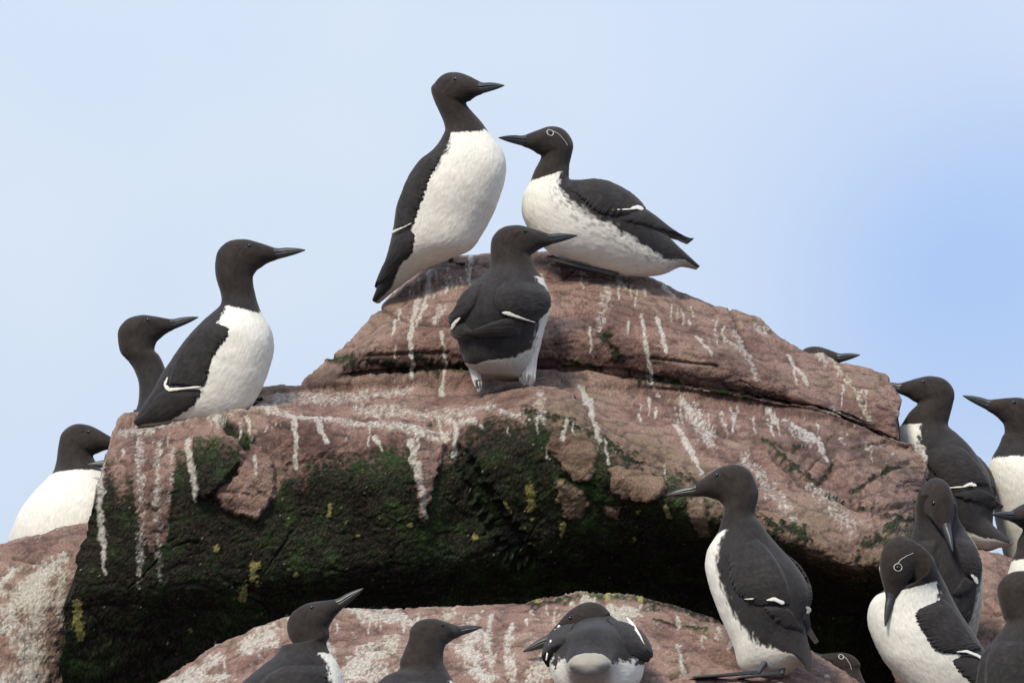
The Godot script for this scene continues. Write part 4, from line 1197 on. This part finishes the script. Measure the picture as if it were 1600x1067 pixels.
	bird("guillemot cut by the lower right corner, smooth dark back and rounded head", [1600, 1120, 0.8], [
		[1640, 1190, 1550, 1190, 45, -20], [1672, 1130, 1532, 1130, 60, -20], [1668, 1072, 1536, 1070, 62, -20], [1655, 1032, 1543, 1026, 54, -18], [1640, 1000, 1558, 998, 41, -14], [1628, 976, 1574, 976, 30, -8], [1622, 962, 1570, 962, 27, -4]],
		[1617, 907, 0, 0, 1.0], {"s_white": 4.5, "white": [[0, 70], [5, 80]],
		"wings": [{"side": 1, "cov": [[1566, 996, 1610, 1000, 3], [1545, 1020, 1610, 1030, 6], [1538, 1060, 1610, 1075, 7], [1540, 1110, 1600, 1120, 4]]}]})
	bird("dark headed guillemot at the right edge, bill pointing left at another's wing", [1630, 960, 0.1], [
		[1600, 1010, 1680, 1000, 35, 150], [1580, 960, 1700, 955, 54, 150], [1574, 918, 1692, 912, 52, 150], [1580, 884, 1674, 884, 40, 150], [1589, 862, 1658, 864, 29, 150], [1592, 846, 1658, 850, 26, 148]],
		[1606, 796, 142, -8, 0.88], {"s_white": 3.2, "vee": 0.0, "around": 100, "white": [[0, 90], [3, 100], [5, 100]],
		"wings": [{"side": -1, "cov": [[1660, 885, 1640, 890, 3], [1680, 915, 1650, 925, 5], [1690, 960, 1660, 970, 3]]}]})
	bird("guillemot in front of the slab with raised bill and dark back", [450, 1160, 0.74], [
		[510, 1200, 400, 1200, 50, -35], [545, 1150, 368, 1155, 66, -35], [546, 1105, 366, 1108, 70, -35], [537, 1067, 381, 1069, 63, -34], [528, 1042, 405, 1046, 51, -30], [516, 1024, 430, 1026, 37, -20], [509, 1008, 440, 1011, 29, -5]],
		[489, 954, 10, 25, 0.98], {"nape": true, "s_white": 5.0, "white": [[0, 65], [3, 68], [6, 76]], "vee": 0.3,
		"wings": [{"side": 1, "cov": [[440, 1036, 510, 1036, 3], [405, 1060, 508, 1064, 6], [385, 1100, 505, 1110, 7], [385, 1150, 480, 1160, 4]]}]})
	bird("dark guillemot at the bottom between the bird with raised bill and the crouching one", [640, 1150, 0.8], [
		[690, 1200, 575, 1200, 45, -48], [716, 1140, 558, 1145, 64, -48], [716, 1098, 570, 1098, 62, -46], [708, 1068, 596, 1064, 46, -40], [699, 1050, 622, 1050, 33, -30], [692, 1034, 624, 1036, 28, -20]],
		[682, 981, -28, 6, 0.92], {"s_white": 3.0, "around": 110, "white": [[0, 60], [3, 60]],
		"wings": [{"side": 1, "cov": [[640, 1060, 690, 1065, 3], [610, 1075, 690, 1085, 6], [590, 1110, 680, 1120, 7], [600, 1150, 660, 1160, 3]]}]})
	bird("crouching guillemot seen from behind, pale under the tail, head bent low to the left", [930, 1095, 0.72], [
		[921, 1052, 921, 1019, 31, -90, 74], [921, 1072, 922, 1004, 36, -90, 50], [924, 1088, 926, 982, 42, -90, 22], [930, 1102, 930, 978, 62, -90, -8], [934, 1104, 933, 976, 74, -90, -48], [934, 1084, 936, 973, 68, -90, -90], [934, 1050, 942, 966, 48, -100, -116], [936, 1018, 954, 964, 34, -140, -130]],
		[894, 975, 184, -30, 1.06], {"s_white": 6.2, "around": 180, "white": [[0, 210], [0.35, 120], [0.8, 96], [1.6, 92], [3, 98], [5, 100]], "vee": 0.0,
		"wings": [{"side": 1, "both": false, "cov": [[950, 970, 986, 986, 6], [962, 984, 1006, 1004, 10], [972, 1005, 1014, 1028, 11], [978, 1024, 1010, 1036, 6]], "fly": [[976, 1012, 1006, 1032, 3], [966, 1028, 994, 1040, 4], [958, 1040, 972, 1044, 2]], "crisp": true, "lo": 2.7, "hi": 5.2, "lift": 12.5, "bar": [[[973, 979, 4], [981, 990, 13], [990, 1004, 9], [999, 1022, 3]]]},
			{"side": -1, "both": false, "cov": [[902, 974, 876, 988, 6], [890, 990, 862, 1006, 10], [884, 1010, 855, 1030, 11], [882, 1032, 860, 1044, 6]], "fly": [[884, 1012, 860, 1036, 3], [890, 1030, 870, 1044, 4], [896, 1042, 886, 1048, 2]], "crisp": true, "lo": 2.7, "hi": 5.2, "lift": 12.5, "bar": [[[884, 991, 7], [876, 1002, 11], [869, 1018, 5], [866, 1034, 3]]]}]})
